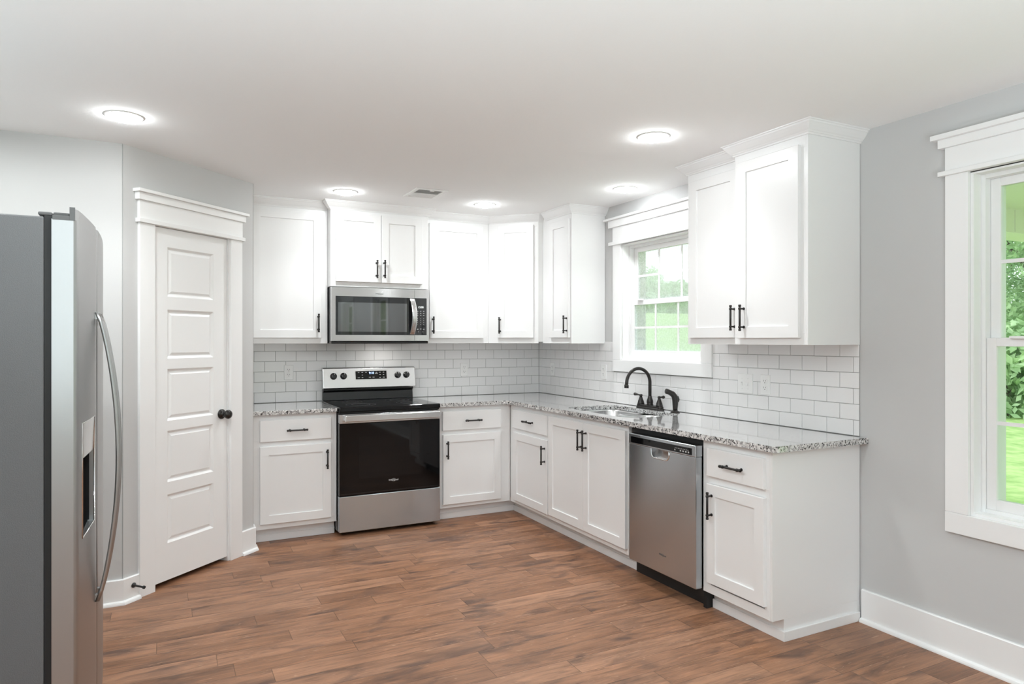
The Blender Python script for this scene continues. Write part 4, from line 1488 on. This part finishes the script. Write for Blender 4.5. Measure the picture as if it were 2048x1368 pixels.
m.box(-3.42, -3.345, FY1 - 0.075, FY1 - 0.006, 1.7525, 1.768)
m.build('hinge_cover', M['hingegrey'], fr, bevel=0.003)


# ------------------------------------------------------------------ outlets and switches
def outlet(f, u, z, label, ganged=1, switch=False, group='white wall plates on the tile'):
    w, h = (0.071 if ganged == 1 else 0.117), 0.116
    base = f(Vector((u, 0.0088, z)))
    root = thing('light_switch' if switch else 'power_outlet', base, label, 'switch' if switch else 'outlet', group)
    m = MB(f)
    m.rings([[(a, d, b) for a, b in rrect(u - w / 2 + i, u + w / 2 - i, z - h / 2 + i, z + h / 2 - i, 0.004, 3)] for i, d in ((0, 0.0088), (0, 0.0115), (0.0025, 0.0142))])
    pl = m.build('wall_plate', M['white'], root)
    if switch:
        for k in range(ganged):
            c = u + (k - (ganged - 1) / 2) * 0.046
            up = 1 if k == 0 else -1
            MB(f).box(c - 0.006, c + 0.006, 0.0143, 0.0158, z - 0.013, z + 0.013).build('toggle_slot', M['white'], pl)
            m = MB(f)
            m.prism([(0.0159, z - 0.008 * up), (0.0159, z + 0.008 * up), (0.0265, z + 0.013 * up), (0.0265, z + 0.007 * up)], c - 0.0045, c + 0.0045, lambda a, b, hh: (hh, a, b))
            m.build('toggle', M['white'], root, bevel=0.001)
            for dz in (-0.030, 0.030):
                MB(f).lathe([(0.003, 0), (0.003, 0.0006), (0.0005, 0.001)], (c, 0.0143, z + dz), (0, 1, 0), 10).build('screw_head', M['white'], pl)
    else:
        for dz in (0.0195, -0.0195):
            m = MB(f)
            pts = [(a, b) for a, b in rrect(u - 0.0165, u + 0.0165, z + dz - 0.0145, z + dz + 0.0145, 0.010, 5)]
            m.prism(pts, 0.0143, 0.0160, lambda a, b, hh: (a, hh, b))
            rc_ = m.build('receptacle', M['white'], root)
            MB(f).box(u - 0.0080, u - 0.0058, 0.0161, 0.0163, z + dz + 0.000, z + dz + 0.009).build('slot', M['slot'], rc_)
            MB(f).box(u + 0.0058, u + 0.0080, 0.0161, 0.0163, z + dz + 0.001, z + dz + 0.008).build('slot', M['slot'], rc_)
            MB(f).lathe([(0.0026, 0), (0.0026, 0.0002)], (u, 0.0161, z + dz - 0.007), (0, 1, 0), 10).build('ground_slot', M['slot'], rc_)
        MB(f).lathe([(0.003, 0), (0.003, 0.0006), (0.0005, 0.001)], (u, 0.0143, z), (0, 1, 0), 10).build('screw_head', M['white'], pl)
    return root


outlet(BACK, -2.243, 1.146, 'white outlet on the tile left of the stove')
outlet(BACK, -0.762, 1.141, 'white outlet on the back wall tile right of the stove')
outlet(RIGHT, 0.264, 1.141, 'white outlet on the sink wall tile nearest the room corner')
outlet(RIGHT, 1.064, 1.148, 'white outlet on the tile just left of the sink window')
outlet(RIGHT, 2.541, 1.138, 'wide white double light switch on the tile right of the sink window', 2, True)
outlet(RIGHT, 2.694, 1.139, 'white outlet on the tile right beside the double light switch')


# ------------------------------------------------------------------ ceiling lights and vent
def can(x, y, label):
    root = thing('recessed_light', (x, y, H), label, 'ceiling light', 'recessed ceiling lights')
    m = MB().lathe([(0.0865, 0.0003), (0.0865, 0.0008), (0.079, 0.0045), (0.0715, 0.0058), (0.070, 0.005), (0.070, 0.0008)], (x, y, H), (0, 0, -1), 40)
    m.build('trim_ring', M['white'], root)
    m = MB().lathe([(0.0690, 0.002), (0.0690, 0.0070), (0.0665, 0.0115), (0.057, 0.0172), (0.042, 0.0208), (0.022, 0.0228), (0.0005, 0.0235)], (x, y, H), (0, 0, -1), 40)
    m.build('lens', M['lens'], root)
    sl = add_light('can_beam', (x, y, H - 0.02), 'SPOT', BEAM, 0.06, color=(0.95, 0.99, 1.0))
    sl.data.spot_size = math.radians(125)
    sl.data.spot_blend = 1.0
    sl.parent = root
    sl.location = (0, 0, -0.02)


can(-3.269, -1.903, 'lit recessed ceiling light above the refrigerator and pantry corner')
can(-0.872, -2.760, 'lit recessed ceiling light in front of the sink-side upper cabinets, largest on the right')
can(-1.976, -0.761, 'lit recessed ceiling light in front of the left upper cabinets, left of the air vent')
can(-0.916, -0.787, 'lit recessed ceiling light near the corner cabinet, right of the air vent')
can(-0.288, -1.721, 'lit recessed ceiling light above the sink window')

vent = thing('air_vent', (-1.452, -0.965, H), 'white rectangular louvred air vent in the ceiling', 'vent')
vx0, vx1, vy0, vy1 = -1.575, -1.345, -1.115, -0.815
m = MB()
for a, b, c, d in ((vx0, vx1, vy0, vy0 + 0.028), (vx0, vx1, vy1 - 0.028, vy1), (vx0, vx0 + 0.028, vy0 + 0.028, vy1 - 0.028), (vx1 - 0.028, vx1, vy0 + 0.028, vy1 - 0.028), (vx0 + 0.028, vx1 - 0.028, -0.968, -0.962)):
    m.box(a, b, c, d, H - 0.007, H - 0.0004)
m.build('frame', M['white'], vent, bevel=0.002)
n = 17
for k in range(n):
    xx = vx0 + 0.034 + (vx1 - vx0 - 0.068) * k / (n - 1)
    for c, d, s in ((vy0 + 0.028, -0.968, 1), (-0.962, vy1 - 0.028, -1)):
        MB().add([(xx - 0.004 * s, c, H - 0.006), (xx + 0.003 * s, c, H - 0.001), (xx + 0.003 * s, d, H - 0.001), (xx - 0.004 * s, d, H - 0.006),
               (xx - 0.004 * s + 0.001, c, H - 0.006), (xx + 0.003 * s + 0.001, c, H - 0.001), (xx + 0.003 * s + 0.001, d, H - 0.001), (xx - 0.004 * s + 0.001, d, H - 0.006)],
              [(0, 1, 2, 3), (4, 7, 6, 5), (0, 4, 5, 1), (1, 5, 6, 2), (2, 6, 7, 3), (3, 7, 4, 0)]).build('louvre', M['white'], vent)
MB().box(vx0 + 0.02, vx1 - 0.02, vy0 + 0.02, vy1 - 0.02, H - 0.0009, H - 0.0004).build('duct_opening', M['ventdark'], vent)
MB().box(-1.470, -1.440, vy0 + 0.024, vy0 + 0.034, H - 0.012, H - 0.006).build('damper_lever', M['white'], vent)

# ------------------------------------------------------------------ door stop
ds = thing('door_stop', PANTRY(Vector((0.054, 0.016, 0.082))), 'dark bronze door stop screwed to the baseboard left of the pantry door', 'door stop')
m = MB(PANTRY)
m.lathe([(0.014, 0), (0.014, 0.003), (0.009, 0.009), (0.0055, 0.014), (0.005, 0.068)], (0.054, 0.0155, 0.082), (0.0, 1, -0.03), 16)
m.build('rod', M['bronze'], ds)
MB(PANTRY).lathe([(0.0075, 0), (0.0085, 0.003), (0.0085, 0.010), (0.006, 0.012)], (0.054, 0.0835, 0.080), (0.0, 1, -0.03), 16).build('rubber_tip', M['blackmatte'], ds)

# ------------------------------------------------------------------ outdoors
def ground_z(x, y):
    t = max(0.0, min(1.0, (y - 6.0) / 24.0))
    return -0.5 + 3.7 * (t * t * (3 - 2 * t)) * max(0.0, min(1.0, (x - 1.0) / 8.0))


m = MB()
xs = [0.26, 1, 2, 3.5, 5, 7, 9, 12, 15, 18, 22, 26, 30, 36, 44, 55, 70, 95, 130]
ys = [-60, -40, -28, -20, -14, -10, -7, -5, -3, -1, 1, 3, 5, 7, 9, 11, 13, 15, 17, 19, 21, 23, 25, 27, 30, 34, 40, 50, 65, 90, 130]
V = [(x, y, ground_z(x, y)) for x in xs for y in ys]
ny = len(ys)
m.add(V, [(i * ny + j, (i + 1) * ny + j, (i + 1) * ny + j + 1, i * ny + j + 1) for i in range(len(xs) - 1) for j in range(ny - 1)], True)
tag(m.build('lawn', M['lawn']), 'bright green mown lawn outside the windows', 'lawn', None, 'structure')
m = MB().box(-60, 0.24, -60, RY0 - 0.25, -0.6, -0.5)
tag(m.build('back_lawn', M['lawn']), 'lawn behind the house', 'lawn', None, 'structure')

pr = thing('porch_roof', (2.5, -5.0, 2.3), 'pale painted porch ceiling and beam outside the tall window', 'porch', None, 'structure')
MB().box(0.26, 4.6, -9.0, -2.0, 2.52, 2.60).build('porch_ceiling', M['porch'], pr)
m = MB()
m.box(0.26, 4.6, -2.27, -2.0, 2.32, 2.52)
for k in range(14):
    m.box(0.4 + k * 0.3, 0.415 + k * 0.3, -2.275, -2.2695, 2.33, 2.515)
m.build('porch_beam', M['porch'], pr)
m = MB()
m.box(4.35, 4.6, -9.0, -2.275, 2.32, 2.52)
m.build('porch_beam', M['porch'], pr)

rng = random.Random(4)


def make_tree(name, x, y, h, r, leafmat, label, group, nleaf=5200, leaf=0.20, low=0.12, flat=1.0):
    z0 = ground_z(x, y)
    root = thing(name, (x, y, z0), label, 'tree', group)
    m = MB()
    m.tube([(x, y, z0 - 0.1), (x + 0.05, y, z0 + h * 0.3), (x, y + 0.08, z0 + h * 0.6)], [0.03 * h, 0.022 * h, 0.010 * h], 10)
    for k in range(6):
        a = k * 1.1
        m.tube([(x, y, z0 + h * (0.25 + 0.05 * k)), (x + r * 0.4 * math.cos(a), y + r * 0.4 * math.sin(a), z0 + h * (0.38 + 0.06 * k)), (x + r * 0.7 * math.cos(a), y + r * 0.7 * math.sin(a), z0 + h * (0.48 + 0.06 * k))], [0.009 * h, 0.006 * h, 0.003 * h], 6)
    m.build('trunk', M['bark'], root)
    blobs = []
    for k in range(22):
        t = low + (0.95 - low) * rng.random()
        rad = r * (1.0 - 0.75 * abs(t - 0.45) / 0.55) * (0.45 + 0.5 * rng.random())
        a = rng.random() * 2 * PI
        blobs.append((x + rad * math.cos(a), y + rad * math.sin(a), z0 + h * t, r * (0.30 + 0.22 * rng.random())))
    V, F_ = [], []
    for k in range(nleaf):
        bx, by, bz, br = blobs[k % len(blobs)]
        dv = Vector((rng.gauss(0, 1), rng.gauss(0, 1), rng.gauss(0, 1))).normalized()
        c = Vector((bx, by, bz)) + dv * br * (0.75 + 0.3 * rng.random())
        nrm = (dv + Vector((rng.uniform(-.7, .7), rng.uniform(-.7, .7), rng.uniform(-.3, .9)))).normalized()
        a = nrm.cross(Vector((rng.uniform(-1, 1), rng.uniform(-1, 1), rng.uniform(-1, 1)))).normalized()
        b = nrm.cross(a)
        s = leaf * (0.6 + 0.8 * rng.random())
        i = len(V)
        V += [c - a * s, c - b * s * 0.45, c + a * s, c + b * s * 0.45]
        F_.append((i, i + 1, i + 2, i + 3))
    cm = MB()
    cm.v = V
    cm.fc = F_
    cm.sm = [False] * len(F_)
    cm.build('foliage', leafmat, root, recalc=False)
    return root


g1 = 'leafy trees beyond the lawn outside the tall window'
make_tree('leafy_tree', 22.0, 6.0, 11.0, 4.2, M['leaf2'], 'tall leafy green tree filling the tall window beyond the lawn', g1, 60000, 0.085, 0.03)
make_tree('leafy_tree', 33.0, 13.5, 14.0, 5.0, M['leaf'], 'leafy green tree standing behind the front tree of the tall window', g1, 40000, 0.11, 0.03)
make_tree('leafy_tree', 31.0, 1.0, 12.0, 4.8, M['leaf'], 'dark green leafy tree at the frame edge of the tall window', g1, 11000, 0.22, 0.03)
make_tree('leafy_bush', 15.8, 4.2, 2.0, 1.3, M['leaf2'], 'low bright bush at the foot of the trees outside the tall window', g1, 3000, 0.13, 0.05)
g2 = 'distant trees on the hill outside the sink window'
for x, y, h, r, mt, lb in (
        (44, 56, 4.9, 3.5, 'leaf', 'distant tree on the hill in the left panes of the sink window'),
        (52, 59, 4.4, 3.4, 'leaf', 'distant low tree on the hill in the middle panes of the sink window'),
        (61, 77, 8.5, 4.2, 'leaf2', 'paler taller distant tree rising behind the others in the sink window')):
    make_tree('hill_tree', x, y, h, r, M[mt], lb, g2, 9000, 0.26, 0.02)
